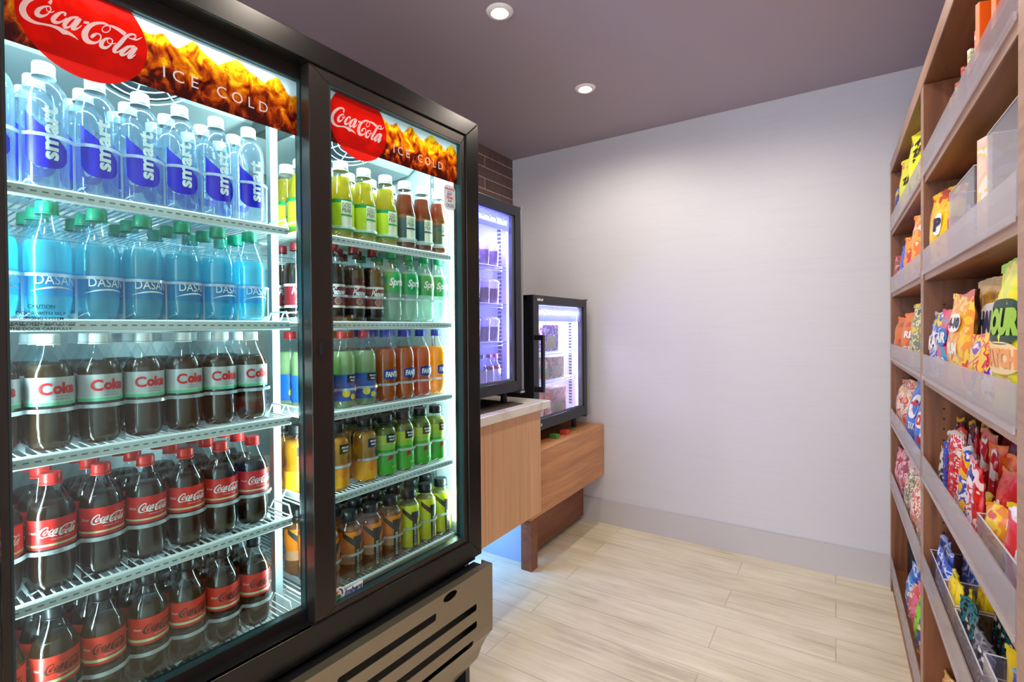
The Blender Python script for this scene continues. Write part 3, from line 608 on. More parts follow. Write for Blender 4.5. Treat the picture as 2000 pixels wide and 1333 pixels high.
# wire shelves
SL = [1.612, 1.383, 1.150, .902, .660]; SR = [1.612, 1.383, 1.141, .918, .662]
def wire_shelf(u0, u1, z):
    m = MB(); m.tube([(-.085, u0, z-.003), (-.085, u1, z-.003)], .0032, 6); m.tube([(-.085, u0, z-.020), (-.085, u1, z-.020)], .0028, 6)
    for v in (.30, .50, .66): m.tube([(-v, u0, z-.010), (-v, u1, z-.010)], .003, 5)
    n = int((u1-u0)/.0135)
    for k in range(n+1):
        u = u0+(u1-u0)*k/n; m.box(-.66, -.085, u-.0012, u+.0012, z-.0044, z-.0018)
    for u in ((u1,) if u0 < .5 else (u0,)):
        m.tube([(-.088, u, z-.004), (-.10, u, z+.022), (-.17, u, z+.022), (-.19, u, z-.004)], .0022, 6)
    o = m.obj('wire_shelf', WIRE, fr, smooth=.8)
    t = MB().box(-.0815, -.080, u0+.004, u1-.004, z-.019, z-.004)
    t.obj('price_rail', P('#d9e6ea', .35), o)
    q = MB(); n = int((u1-u0)/.0155)
    for k in range(n): 
        u = u0+.008+k*.0155; q.box(-.0800, -.0795, u, u+.0085, z-.0125, z-.0100)
    q.obj('rail_slots', P('#6d7f88', .5), o)
for z in SL: wire_shelf(.180, .712, z)
for z in SR: wire_shelf(.745, 1.296, z)

# bottle glides: a channel on the shelf with a curved front stop, one per bottle column
CL = [.208+.0715*k for k in range(7)]; RC = [[.815, .891, .967, 1.047, 1.124, 1.199, 1.273], [.797, .8635, .930, .9965, 1.066, 1.136, 1.205, 1.272], [.818, .890, .963, 1.039, 1.112, 1.185, 1.257],
      [.795, .867, .962, 1.036, 1.109, 1.182, 1.253], [.833, .906, .979, 1.054, 1.129, 1.202, 1.275]]
GL = film('glide_plastic', '#f4f9fb', .06, .4, .55, '#eef6fb')
def glide(pitch, hz, thick=.0042, rods=True):
    m = MB(); h = pitch/2-.0004; R = .0366; x0 = .0
    arc_ = [(x0+R*math.cos(t), R*math.sin(t)) for t in [(-60+120*k/12)*PI/180 for k in range(13)]]
    pts = [(x0+.015, -h, hz)]+[(a, b, hz) for a, b in arc_]+[(x0+.015, h, hz)]
    for (a, b, z), (c_, d_, z2) in zip(pts, pts[1:]):
        n_ = Vector((a+c_, b+d_, 0)).normalized()*.0022
        vs = [(a, b, z-thick), (c_, d_, z-thick), (c_, d_, z+thick), (a, b, z+thick)]; vs += [(p[0]+n_.x, p[1]+n_.y, p[2]) for p in vs]
        m.add(vs, [(0, 1, 2, 3), (7, 6, 5, 4), (0, 4, 5, 1), (3, 2, 6, 7)])
    for s in (-1, 1):
        if rods: m.box(.013, .016, s*h-.001, s*h+.001, .0, hz+thick)
        m.box(-.36, .012, s*h-.0002, s*h+.0002, .0, .012)
    m.add([(.016, -h, .004), (.036, -h+.002, .010), (.036, -h+.012, .014), (.030, -h+.010, .012)], [(0, 1, 2, 3), (3, 2, 1, 0)])
    return m
protos = {}
VB = .125
for cols_, shelves, pitch, side in ((None, SL, .0715, 0), (None, SR, .0722, 1)):
    for i, z in enumerate(shelves):
        cols = CL if side == 0 else RC[i]
        if side: pitch = .0664 if i == 1 else .0722
        hz = ((.092, .078, .073, .073, .060), (.030, .070, .055, .070, .072))[side][i]
        pr_ = glide(pitch, hz, .0028 if (side == 0 and i < 2) else .0034, side == 0 and i < 2).obj('bottle_glide', GL, fr)
        for k, u in enumerate(cols):
            o = pr_ if k == 0 else pr_.copy()
            if k: COL.objects.link(o); o.parent = fr
            o.location = (-VB, u, z-.001)
# ------------------------------------------------------------------ bottles
SHELL = film('clear_bottle_plastic', '#f6fbfc', .05, .62, 0, '#ffffff', .07)
SHELLB = film('blue_bottle_plastic', '#eafaff', .06, .62, .06, '#80dcf8', .06)
SHELLG = film('green_bottle_plastic', '#f4fdf8', .05, .6, .05, '#e0faee', .07)
WATER = liquid('clear_water', '#eef6fd', '#d4e6fa', .13)
WATERB = liquid('blue_tinted_water', '#cdf6fa', '#50e6f8', .40)
WATERG = liquid('pale_green_soda', '#f8fffc', '#f6fffb', .42)
COLA = liquid('dark_cola', '#4a2814', '#3a2416', .84, .08, .05)
DIETC = liquid('diet_cola', '#5a3a1c', '#5a4228', .78, .08, .05)
GTEA = liquid('green_tea', '#f6ea80', '#eed22a', .55)
BTEA = liquid('brown_tea', '#c86a34', '#a84818', .66)
LEMON = liquid('cloudy_lemonade', '#e8f6d0', '#daf0b4', .74)
ORANGE = liquid('orange_soda', '#ff9a4a', '#fa7c1a', .85)
PINE = liquid('yellow_soda', '#ffc83a', '#fbb412', .85)
OJ = liquid('orange_juice', '#f8b040', '#f6ac22', .88)
AJ = liquid('apple_juice', '#c8c86a', '#a8b040', .7)
SPO = liquid('orange_sport_drink', '#e0a070', '#d98a50', .6)
SPY = liquid('yellow_sport_drink', '#e0dc90', '#cfcf6a', .6)
W_ = P('#f5f6f6', .45, key='white_print'); LINK = P('#dfeef4', .4)

def petal(depth=.14, n=5, zmax=.02):
    return lambda t, z: 1-depth*(max(0, 1-z/zmax))**.7*(.5+.5*math.cos(n*t)) if z < zmax else 1
PROF = {
 'cola': ([(.0, .012), (.45, .008), (.72, .0), (.90, .022), (.985, .07), (1, .13), (.975, .22), (.945, .30), (.975, .355), (1, .375), (1, .635), (.965, .67), (.86, .72), (.70, .775), (.54, .83), (.43, .872), (.385, .90), (.385, .93)], .735),
 'ribbed': ([(.0, .01), (.45, .008), (.76, .0), (.93, .025), (1, .08), (1, .17), (.975, .185), (.975, .40), (1, .415), (.985, .44), (1, .465), (.985, .49), (1, .515), (.985, .54), (1, .565), (.985, .60), (.95, .64), (.82, .71), (.66, .78), (.50, .85), (.44, .885), (.42, .93)], .66),
 'dome': ([(.0, .01), (.5, .008), (.84, .0), (.95, .012), (1, .04), (1, .66), (.985, .71), (.93, .76), (.82, .805), (.66, .842), (.50, .868), (.42, .885), (.40, .93)], .845),
 'tea': ([(.0, .006), (.5, .004), (.84, .0), (.97, .02), (1, .06), (1, .50), (.975, .53), (.90, .585), (.80, .655), (.73, .72), (.70, .78), (.64, .83), (.53, .865), (.51, .88), (.51, .92)], .80),
 'juice': ([(.0, .006), (.5, .004), (.82, .0), (.96, .025), (1, .07), (.99, .34), (.90, .40), (.88, .46), (.95, .52), (1, .58), (1, .66), (.95, .735), (.80, .80), (.62, .845), (.57, .87), (.57, .92)], .78),
 'sport': ([(.0, .006), (.5, .004), (.84, .0), (.97, .025), (1, .08), (1, .20), (.93, .27), (.92, .40), (.98, .47), (1, .52), (1, .66), (.95, .73), (.82, .795), (.64, .84), (.58, .87), (.58, .92)], .78),
}
def rad_at(prof, z):
    for (r0, z0), (r1, z1) in zip(prof, prof[1:]):
        if z0 <= z <= z1 and z1 > z0: return r0+(r1-r0)*(z-z0)/(z1-z0)
    return 1
def bottle(name, shape, H, R, shell, liq, capm, cap_r, cap_z, label=None, bands=None, extra=None, group=None, cat='bottle'):
    prof, fill = PROF[shape]
    pts = [(r*R, z*H) for r, z in prof]
    mod = petal(.16, 5, .035*1) if shape in ('cola', 'ribbed') else None
    mod2 = (lambda t, z: petal(.16, 5, .035)(t, z)) if mod else None
    b = MB().lathe(pts, 26, mod=mod2).obj(name, shell, None, smooth=2.2)
    # drink inside
    lp = [(max(r*R-.0012, .0001), z*H+.0012) for r, z in prof if z < fill]; rf = rad_at(prof, fill)*R-.0012
    lp += [(rf, fill*H), (.0001, fill*H)]
    MB().lathe(lp, 22, mod=mod2).obj('drink', liq, b, smooth=2.2)
    # ribbed screw cap
    n = 36; cm = MB(); cr = cap_r*R
    cp = [(cr*.98, cap_z*H), (cr, cap_z*H+.001), (cr*.985, H-.0025), (cr*.90, H), (.0001, H)]
    cm.lathe(cp, n, mod=lambda t, z: 1+.012*math.cos(18*t))
    cm.lathe([(cr*1.06, cap_z*H-.0035), (cr*1.06, cap_z*H-.001), (cr*.9, cap_z*H)], n)
    cm.obj('cap', capm, b, smooth=.7)
    if label:
        z0, z1 = label; mats = [m for _, m in bands]
        rr = [(rad_at(prof, z0)*R*1.014, z0*H)]; mi = []
        for j, (zz, m) in enumerate(bands):
            za = rr[-1][1]; zb = (z0+(z1-z0)*zz)*H; k = max(1, int((zb-za)/.008))
            for q in range(1, k+1):
                z = za+(zb-za)*q/k; rr.append((rad_at(prof, z/H)*R*1.014, z)); mi.append(j)
        lm = MB(); lm.closed_hint = False; lm.lathe(rr, 30, mats=mi)
        lb = lm.obj('label', mats, b, smooth=2.2)
    else: lb = b
    if extra: extra(b, lb, H, R)
    b.hide_render = False
    return b
def ring_fn(R, zc, th=0, lift=.0006): return bent(R*1.014, zc, th, lift)
def lab(parent, name, s, wd, ht, R, zc, mat, th=0, up=False, lift=.0007, **kw):
    if s == 'LOGO': t = logo2d(wd/2)
    else: t = fit2d(s, wd, ht, step=.0035, **kw)
    if up: t = rot2d(t)
    return letters(name, t, ring_fn(R, zc, th, lift), mat, parent)
def patch(parent, name, R, x0, x1, lo, hi, mat, n=16, lift=.0004, k=1.014):
    m = MB(); m.closed_hint = False; f = bent(R*k, 0, 0, lift); vs = []
    for i in range(n+1):
        x = x0+(x1-x0)*i/n; s = (x-x0)/(x1-x0)
        vs += [f(x, lo(s)), f(x, hi(s))]
    m.add(vs, [(2*i, 2*i+2, 2*i+3, 2*i+1) for i in range(n)]); return m.obj(name, mat, parent)
REDI = P('#d81f26', .4); BLUE = P('#1414c8', .4, key='deep_blue'); 

def x_smart(b, lb, H, R):
    e = lambda s: (1-abs(2*s-1)**3.2)
    patch(b, 'blue_patch', R, -.034, .027, lambda s: H*(.235-.085*e(s)), lambda s: H*(.60-.26*s**.75)-H*.02*(1-e(s)), BLUE, 20, k=1.006)
    lab(b, 'lettering', 'smart', .094, .0225, R*.995, H*.425, LINK, .02, up=True, bold=.035)
    m = MB(); m.closed_hint = False
    for k in range(4): put(m, fit2d('vapor distilled water with electrolytes', .030, .0016, step=.004), bent(R*1.005, H*(.125-.016*k), 0, .0004))
    m.obj('small_print', P('#2a3a9a', .5), b)
def x_das(b, lb, H, R):
    a = lab(b, 'lettering', 'DASANI', .064, .0165, R*1.0, H*.325, W_, .30)
    m = MB(); m.closed_hint = False
    f = bent(R*1.02, 0, 0, .0002); 
    vs = []; n = 24
    for i in range(n+1):
        x = -.030+.070*i/n; z = H*(.225+.03*math.sin(i/n*2.6))
        vs += [f(x, z), f(x, z+.0035*math.sin(PI*i/n))]
    m.add(vs, [(2*i, 2*i+2, 2*i+3, 2*i+1) for i in range(n)]); m.obj('mountain_line', LINK, b)
def x_coke(ink):
    def f(b, lb, H, R):
        lab(lb, 'lettering', 'LOGO', .062, 0, R, H*.520, ink, .16)
        lab(lb, 'small_print', 'ORIGINAL TASTE', .026, .0018, R, H*.455, W_, .2)
        lab(lb, 'small_print', '100% Recycled', .013, .006, R, H*.52, W_, -.98)
    return f
def x_diet(b, lb, H, R):
    # slab-like heavy and light strokes for the four letters
    st = [
     [(13, 78, 3), (15, 62, 12), (12, 74, 4)], 
    ]
    lab(lb, 'lettering', 'C', .0185, .0215, R, H*.530, REDI, -.46, bold=.03)
    lab(lb, 'lettering', 'oke', .0345, .0205, R, H*.533, REDI, .33, bold=.05)
    lab(lb, 'small_print', 'ZERO SUGAR', .020, .0016, R, H*.462, P('#555a60', .5), .2)
    lab(lb, 'small_print', 'CALORIE FREE', .026, .0020, R, H*.437, P('#8a2a30', .5), .2)
def x_peak(green):
    def f(b, lb, H, R):
        patch(lb, 'name_panel', R, -.018, .014, lambda s: H*.12, lambda s: H*.47, P('#ece6cc', .5), 12, .0004)
        lab(lb, 'lettering', 'GOLD', .027, .0115, R, H*.415, P('#4d4a28', .5), -.06, lift=.0009)
        lab(lb, 'lettering', 'PEAK', .027, .0115, R, H*.350, P('#4d4a28', .5), -.06, lift=.0009)
        patch(lb, 'flavour_strip', R, -.018, .014, lambda s: H*.275, lambda s: H*.30, P('#3a9a4a' if green else '#3a4a6a', .5), 10, .0008)
    return f
def x_pepper(b, lb, H, R):
    lab(lb, 'lettering', 'Dr', .016, .012, R, H*.432, W_, -.45, shear=.3, bold=.02)
    lab(lb, 'lettering', 'Pepper', .046, .019, R, H*.365, W_, -.10, shear=.35, bold=.03)
    m = MB(); m.closed_hint = False; f = bent(R*1.014, H*.255, -.2, .0007); n = 20
    for r0, r1 in ((.0075, .0095), (.004, .0052)):
        m.add([f(r*math.cos(2*PI*k/n), r*math.sin(2*PI*k/n)) for k in range(n) for r in (r0, r1)], [(2*k, 2*k+1, 2*((k+1) % n)+1, 2*((k+1) % n)) for k in range(n)])
    put(m, fit2d('23', .005, .004), bent(R*1.014, H*.255, -.2, .0009))
    m.obj('round_emblem', P('#d9b8a8', .5), lb)
def x_sprite(b, lb, H, R): lab(lb, 'lettering', 'Sprite', .058, .030, R, H*.545, W_, .02, shear=.25, bold=.04)
def x_lemon(b, lb, H, R):
    yl = P('#f4d61c', .5); n = 14
    for cx, cz, r, th in ((-.016, .20, .011, 0), (.020, .25, .010, 0), (.004, .15, .008, 0)):
        m = MB(); m.closed_hint = False; f = bent(R*1.014, H*cz, 0, .0006)
        m.add([f(cx+r*math.cos(2*PI*k/n), r*math.sin(2*PI*k/n)) for k in range(n)], [tuple(range(n))]); m.obj('lemon_print', yl, lb)
    patch(lb, 'dark_panel', R, -.014, .020, lambda s: H*.335, lambda s: H*.435, P('#121a26', .4), 12, .0007)
    lab(lb, 'lettering', 'Minute', .020, .005, R, H*.405, W_, .1, lift=.0012, bold=.03)
    lab(lb, 'lettering', 'Maid', .014, .005, R, H*.365, W_, .1, lift=.0012, bold=.03)
def x_fanta(b, lb, H, R):
    patch(b, 'blue_patch', R, -.024, .030, lambda s: H*(.33-.02*math.sin(s*PI)), lambda s: H*(.44+.02*math.sin(s*PI)), P('#1b2f9c', .4), 14, .0004)
    lab(b, 'lettering', 'FANTA', .046, .0165, R, H*.385, W_, .12, lift=.0012, bold=.05, shear=.1)
def x_minute(b, lb, H, R, ):
    patch(lb, 'dark_panel', R, -.016, .018, lambda s: H*.56, lambda s: H*.70, P('#101214', .4), 12, .0006)
    lab(lb, 'lettering', 'Minute', .022, .0062, R, H*.657, W_, .03, lift=.0010, bold=.03)
    lab(lb, 'lettering', 'Maid', .016, .0062, R, H*.607, W_, .03, lift=.0010, bold=.03)
def x_minute_g(b, lb, H, R):
    x_minute(b, lb, H, R)
    patch(lb, 'red_leaf_print', R, -.014, .004, lambda s: H*(.26+.03*s), lambda s: H*(.26+.03*s+.10*math.sin(PI*s)), P('#b02a20', .4), 10, .0006)
    lab(lb, 'lettering', 'APPLE', .022, .007, R, H*.15, P('#d8f2a0', .5), .3)
def x_minute_o(b, lb, H, R):
    x_minute(b, lb, H, R)
    patch(lb, 'orange_print', R, -.020, .010, lambda s: H*(.27-.08*math.sin(PI*s)), lambda s: H*(.27+.08*math.sin(PI*s)), P('#f08a10', .4), 12, .0006)
def x_body(b, lb, H, R):
    dk = P('#34352f', .4)
    patch(lb, 'dark_band', R, -.012, .006, lambda s: H*.04, lambda s: H*.55, dk, 8, .0006)
    patch(lb, 'dark_wing', R, -.044, -.010, lambda s: H*(.66-.17*s), lambda s: H*(.74-.15*s), dk, 10, .0006)
    patch(lb, 'dark_wing', R, .002, .026, lambda s: H*(.47+.17*s), lambda s: H*(.60+.12*s), dk, 8, .0006)
    patch(lb, 'shield_print', R, -.015, .010, lambda s: H*(.60-.07*math.sin(PI*s)), lambda s: H*.655, P('#3c4048', .35, .5), 10, .0009)
    lab(lb, 'lettering', 'BODYARMOR', .068, .0085, R, H*.27, P('#cfd0c4', .5), -.08, up=True, lift=.0011, bold=.02)

WHITECAP = P('#eef2f2', .4); GREENCAP = P('#12a57c', .35); REDCAP = P('#e0302c', .35); BLACKCAP = P('#1c1d20', .35)
SILVER = P('#c6cccf', .3, .2); MINT = P('#6fc9a0', .35)
LBLUE = film('blue_clear_label', '#b4e8f8', .04, .4, .45, '#30bcf0')
BT = {
 'smart': dict(make=lambda: bottle('water_bottle', 'dome', .226, .0338, SHELL, WATER, WHITECAP, .47, .905, None, None, x_smart), d='clear water bottle with blue patch and white cap'),
 'das': dict(make=lambda: bottle('water_bottle', 'ribbed', .209, .0338, SHELLB, WATERB, GREENCAP, .47, .905, (.19, .40), [(1, LBLUE)], x_das), d='blue water bottle with green cap'),
 'diet': dict(make=lambda: bottle('soda_bottle', 'cola', .206, .0338, SHELL, DIETC, WHITECAP, .45, .918, (.385, .628), [(.12, MINT), (.2, P('#aee0c8', .35)), (1, SILVER)], x_diet), d='diet cola bottle with silver label, white cap'),
 'coke': dict(make=lambda: bottle('soda_bottle', 'cola', .205, .0338, SHELL, COLA, REDCAP, .45, .918, (.375, .628), [(.1, REDI), (.17, P('#c9d7a0', .4)), (.22, REDI), (1, P('#dc2420', .35))], x_coke(W_)), d='cola bottle with red cap and label'),
 'zero': dict(make=lambda: bottle('soda_bottle', 'cola', .205, .0338, SHELL, COLA, BLACKCAP, .45, .918, (.375, .628), [(.1, REDI), (.2, P('#c9d7a0', .4)), (.25, REDI), (1, P('#e03020', .35))], x_coke(P('#300a08', .4))), d='cola bottle with black cap, red label'),
 'gtea': dict(make=lambda: bottle('tea_bottle', 'tea', .214, .0350, SHELL, GTEA, WHITECAP, .58, .895, (.09, .49), [(.08, P('#2a8f3c', .4)), (.88, P('#c5d62a', .35)), (1, P('#1f8a4a', .4))], x_peak(True)), d='yellow green tea bottle with white cap'),
 'btea': dict(make=lambda: bottle('tea_bottle', 'tea', .214, .0350, SHELL, BTEA, WHITECAP, .58, .895, (.09, .49), [(.1, P('#c9c9b8', .4)), (.88, P('#1f4a50', .4)), (1, P('#8a4a2a', .4))], x_peak(False)), d='brown tea bottle with white cap'),
 'pep': dict(make=lambda: bottle('soda_bottle', 'cola', .213, .0318, SHELL, COLA, P('#7c1420', .35), .46, .918, (.17, .47), [(.1, P('#e8e0dc', .4)), (.9, P('#7d1a26', .35)), (1, P('#e8e0dc', .4))], x_pepper), d='dark soda bottle with maroon label'),
 'spr': dict(make=lambda: bottle('soda_bottle', 'cola', .215, .0325, SHELLG, WATERG, P('#0f9a5a', .35), .46, .918, (.40, .70), [(1, P('#12a45c', .35))], x_sprite), d='clear lemon-lime soda bottle with green label'),
 'lem': dict(make=lambda: bottle('juice_bottle', 'cola', .214, .0345, SHELL, LEMON, P('#b3202a', .35), .46, .918, (.10, .44), [(.1, P('#1f58b8', .4)), (1, P('#1f62c4', .35))], x_lemon), d='cloudy lemonade bottle with blue label'),
 'fan': dict(make=lambda: bottle('soda_bottle', 'cola', .216, .0345, SHELL, ORANGE, P('#1f2fa8', .35), .46, .918, None, None, x_fanta), d='orange soda bottle with blue cap'),
 'pin': dict(make=lambda: bottle('soda_bottle', 'cola', .216, .0345, SHELL, PINE, P('#1f2fa8', .35), .46, .918, None, None, x_fanta), d='yellow soda bottle with blue cap'),
 'oj': dict(make=lambda: bottle('juice_bottle', 'juice', .182, .0345, SHELL, OJ, BLACKCAP, .63, .885, (.06, .34), [(1, P('#f4a818', .4))], x_minute_o), d='orange juice bottle with black cap'),
 'aj': dict(make=lambda: bottle('juice_bottle', 'juice', .182, .0345, SHELL, AJ, BLACKCAP, .63, .885, (.04, .68), [(.62, P('#3fae2c', .35)), (.75, P('#8cc63a', .35)), (1, P('#b9c93a', .35))], x_minute_g), d='apple juice bottle with green label'),
 'bo': dict(make=lambda: bottle('sports_drink_bottle', 'sport', .184, .0345, SHELL, SPO, BLACKCAP, .64, .88, (.24, .72), [(.3, P('#c8906a', .4)), (1, P('#e8801c', .35))], x_body), d='orange sports drink bottle with dark cap'),
 'by': dict(make=lambda: bottle('sports_drink_bottle', 'sport', .184, .0345, SHELL, SPY, BLACKCAP, .64, .88, (.06, .76), [(.3, P('#d8cf30', .4)), (1, P('#d9e018', .35))], x_body), d='yellow sports drink bottle with dark cap'),
}
ORD = ['leftmost', 'second from left', 'third from left', 'fourth from left', 'fifth from left', 'sixth from left', 'seventh from left', 'eighth from left']
ROWN = ['front row', 'second row', 'third row']
SHN = ['top shelf', 'second shelf', 'middle shelf', 'fourth shelf', 'bottom shelf']
made = {}
def put_bottle(kind, u, v, z, i, k, row, side):
    if kind not in made: b = made[kind] = BT[kind]['make']()
    else: b = copy_tree(made[kind])
    b.location = fpos(u+rnd.uniform(-.0008, .0008), v, z+.0008)
    b.rotation_euler = (0, 0, -FA+rnd.uniform(-.12, .12))
    tag(b, '%s, %s, %s, %s, %s door' % (BT[kind]['d'].replace(' with ', ', ').replace(' and ', ' '), ORD[k], ROWN[row], SHN[i], side), 'bottle', 'bottles on the %s of the cooler behind the %s door' % (SHN[i], side))
LEFT = ['smart', 'das', 'diet', 'coke', 'zero']
for i, z in enumerate(SL):
    for k, u in enumerate(CL):
        for row in range(3): put_bottle(LEFT[i], u, VB+.0725*row, z, i, k, row, 'left')
RIGHT = [['gtea']*4+['btea']*3, ['pep']*4+['spr']*4, ['lem']*3+['fan']*3+['pin'], ['oj']*3+['aj']*4, ['bo']*4+['by']*4]
for i, z in enumerate(SR):
    for k, u in enumerate(RC[i]):
        for row in range(3): put_bottle(RIGHT[i][k], u, VB+.0725*row, z, i, k, row, 'right')
# ------------------------------------------------------------------ wooden counters at the back left
WC = wood('oak_veneer_vertical', '#efb988', '#cc9a6a', 1.2, 60, 2, contrast=.9)
WL = wood('walnut_veneer_horizontal', '#dc9c64', '#ae7444', 1.6, 26, 1, contrast=.8)
WD = wood('walnut_dark_veneer', '#965a3c', '#6e3e28', 1.6, 30, 1, contrast=.8)
t = tag(empty('wall_cabinet', (XL, 1.84, 0)), 'tall oak veneer cabinet hung on the wall under the white countertop', 'cabinet')
MB().box(.04, .54, .28, .31, .392, .405).obj('light_strip', P('#5a8cff', .4, emit=4), t)
MB().box(0, -1.28-XL, 1.46-1.84, 2.215-1.84, .405, .943).obj('carcass', WC, t, bevel=.001)
ct = MB().box(XL, -1.247, 1.44, 2.262, .9435, .983)
marble = noise_mat('white_marble', ['#cfc4b4', '#efe9de', '#f3eee4'], (5, 5, 5), 6, .25, 0, [.38, .5, .7], 1.2)
tag(ct.obj('countertop', marble, bevel=.003), 'white marble countertop slab on the oak cabinet', 'countertop')
XL += .001
t = tag(empty('low_bench', (XL, 2.7, 0)), 'low walnut bench box between the oak cabinet and the back wall', 'bench')
MB().box(0, -1.345-XL, 2.217-2.7, 3.200-2.7, .340, .690).obj('bench_box', WL, t, bevel=.001)
MB().box(-1.483-XL, -1.415-XL, 2.336-2.7, 2.404-2.7, 0, .340).obj('leg', WD, t, bevel=.001)
MB().box(-1.52-XL, -1.50-XL, 2.432-2.7, 3.195-2.7, .03, .340).obj('kick_panel', WD, t, bevel=.001)

# ------------------------------------------------------------------ small display coolers
SBLK = P('#22242c', .35, .2); SGREY = P('#8d8b92', .35, .3); SIN = P('#e4e6f4', .4)
PGL = film('small_cooler_glass', '#eef0ff', .05, .5, .03, '#aab0ff')
def script_line(pts, w0=.003):
    vs = []; fs = []
    for i, (x, y) in enumerate(pts):
        a = pts[max(0, i-1)]; b = pts[min(len(pts)-1, i+1)]; dx, dy = b[0]-a[0], b[1]-a[1]; l = math.hypot(dx, dy) or 1
        w = w0*(.45+.55*abs(dx-dy)/l); nx, ny = -dy/l*w/2, dx/l*w/2; vs += [(x+nx, y+ny), (x-nx, y-ny)]
    fs = [(2*i, 2*i+1, 2*i+3, 2*i+2) for i in range(len(pts)-1)]
    return vs, fs
def small_cooler(name, X, y0, y1, z0, z1, depth, hdr, wl, wr, wt, wb, label, feet, shelves, handle, sidecol):
    t = tag(empty(name, (X, (y0+y1)/2, z0)), label, 'cooler'); oy, oz = (y0+y1)/2, z0
    B = lambda mb, a0, a1, b0, b1, c0, c1, mi=0: mb.box(a0-X, a1-X, b0-oy, b1-oy, c0-oz, c1-oz, mi)
    xb = X-depth
    m = MB(); B(m, xb, X-.045, y0, y0+.03, z0, z1); B(m, xb, X-.045, y1-.03, y1, z0, z1); B(m, xb, X-.045, y0, y1, z1-.03, z1); B(m, xb, X-.045, y0, y1, z0, z0+.03); B(m, xb, xb+.03, y0, y1, z0, z1)
    m.obj('cabinet_body', sidecol, t, bevel=.002)
    m = MB(); B(m, xb+.03, X-.05, y0+.03, y0+.034, z0+.03, z1-.03); B(m, xb+.03, X-.05, y1-.034, y1-.03, z0+.03, z1-.03); B(m, xb+.03, X-.05, y0+.03, y1-.03, z1-.034, z1-.03); B(m, xb+.03, X-.05, y0+.03, y1-.03, z0+.03, z0+.036); B(m, xb+.03, xb+.034, y0+.03, y1-.03, z0+.03, z1-.03)
    m.obj('inner_liner', SIN, t)
    d = ring(y0-oy, y1-oy, z0-.0-oz, z1-oz, wl, wr, wt, wb, -.043, 0).obj('door', SBLK, t, bevel=.002)
    g0, g1, h0, h1 = y0+wl, y1-wr, z0+wb, z1-wt
    m = MB(); B(m, X-.014, X-.010, g0-.003, g1+.003, h0-.003, h1+.003); m.obj('glass_pane', PGL, d)
    ring(g0-oy, g1-oy, h0-oz, h1-oz, .022, .022, .004, .012, -.012, -.0095).obj('glass_border', P('#5c6170', .3), d)
    m = MB(); B(m, X-.022, X-.018, g0+.012, g1-.03, hdr, h1-.01)
    hd = m.obj('lit_header', film(name+'_header', '#dfe2ff', .05, .3, .5, '#c9cfff'), d)
    m = MB(); m.closed_hint = False; x0 = g0-oy+.04; wd = (g1-g0)-.10; pts = []
    for q in range(150):
        s = q/149; a = s*2*PI*8
        pts.append((x0+wd*s+.010*math.sin(a*1.0), (hdr+h1)/2-oz+.012*math.cos(a)*(1.6 if q < 12 or 118 < q < 136 else .55)+.004))
    put(m, script_line(pts, .004), lambda x, y: (-.0172, x, y)); m.obj('script_lettering', P('#f2f4ff', .4), d)
    if handle:
        a, b_, c0, c1 = handle
        m = MB(); B(m, X+.038, X+.056, a, a+.022, c0, c1); B(m, X, X+.045, a, a+.022, c0, c0+.03); B(m, X, X+.045, a, a+.022, c1-.03, c1)
        m.obj('handle', P('#26262b', .3, .3), d, bevel=.003)
    for z in shelves:
        m = MB(); m.tube([(-.062, y0+.04-oy, z-oz), (-.062, y1-.04-oy, z-oz)], .004, 6); m.tube([(-.062, y0+.04-oy, z-oz-.016), (-.062, y1-.04-oy, z-oz-.016)], .003, 6)
        n = 26
        for k in range(n+1): 
            u = y0+.04+(y1-y0-.08)*k/n-oy; m.box(-(depth-.05), -.062, u-.0014, u+.0014, z-oz-.002, z-oz+.001)
        m.obj('wire_shelf', P('#e9ebf8', .3), t)
    m = MB()
    for k in range(int((z1-z0-.15)/.02)): B(m, X-.12, X-.098, y1-.0355, y1-.034, z0+.07+.02*k, z0+.082+.02*k)
    m.obj('slotted_track', P('#4a4c60', .5), t)
    m = MB(); B(m, X-.062, X-.054, y1-.040, y1-.034, z0+.06, z1-.10); m.obj('light_strip', P('#9aa4ff' if wl < .052 else '#dfe6ff', .4, emit=4*SM), t)
    m = MB(); B(m, X-.045, X-.036, y0+.07, y1-.07, (hdr+z1)/2-.012-.02, (hdr+z1)/2+.012-.02); m.obj('light_strip', P('#9aa4ff' if name == 'display_cooler' and wl < .052 else '#dfe6ff', .4, emit=14*SM), t)
    for sx, sy in ((-.07, y0+.06), (-.07, y1-.06), (-depth+.06, y0+.06), (-depth+.06, y1-.06)):
        MB().lathe([(.0001, -feet), (.016, -feet), (.018, -feet+.01), (.012, -.006), (.012, 0.001)], 14, cx=sx, cy=sy-oy).obj('leg', P('#1b1b1d', .5), t, smooth=1)
    m = MB(); B(m, X-.05, X+.003, y1-.004, y1+.012, z1-.006, z1+.004); m.obj('hinge', P('#b8b6ba', .25, .9), t); m = MB(); B(m, X-.05, X+.012, y1-.03, y1+.010, z0-.012, z0-.002); m.obj('hinge', P('#b8b6ba', .25, .9), t)
    return t, d, X, oy, oz
ta, da, *_a = small_cooler('display_cooler', -1.335, 1.50, 2.122, 1.045, 1.972, .56, 1.838, .05, .048, .050, .052, 'tall black display cooler glowing violet on the white countertop', .059, [1.665, 1.480, 1.292], None, SBLK)
MB().box(-.030, .002, .312, .330, -.0, .925).obj('door_edge_cover', SGREY, ta, bevel=.002)
tb, db_, *_b = small_cooler('display_cooler', -1.412, 2.372, 3.078, .772, 1.548, .56, 1.400, .055, .045, .050, .064, 'smaller black display cooler with upright handle on the low walnut bench', .082, [1.214, 1.040], (2.383, 0, 1.000, 1.322), SBLK)
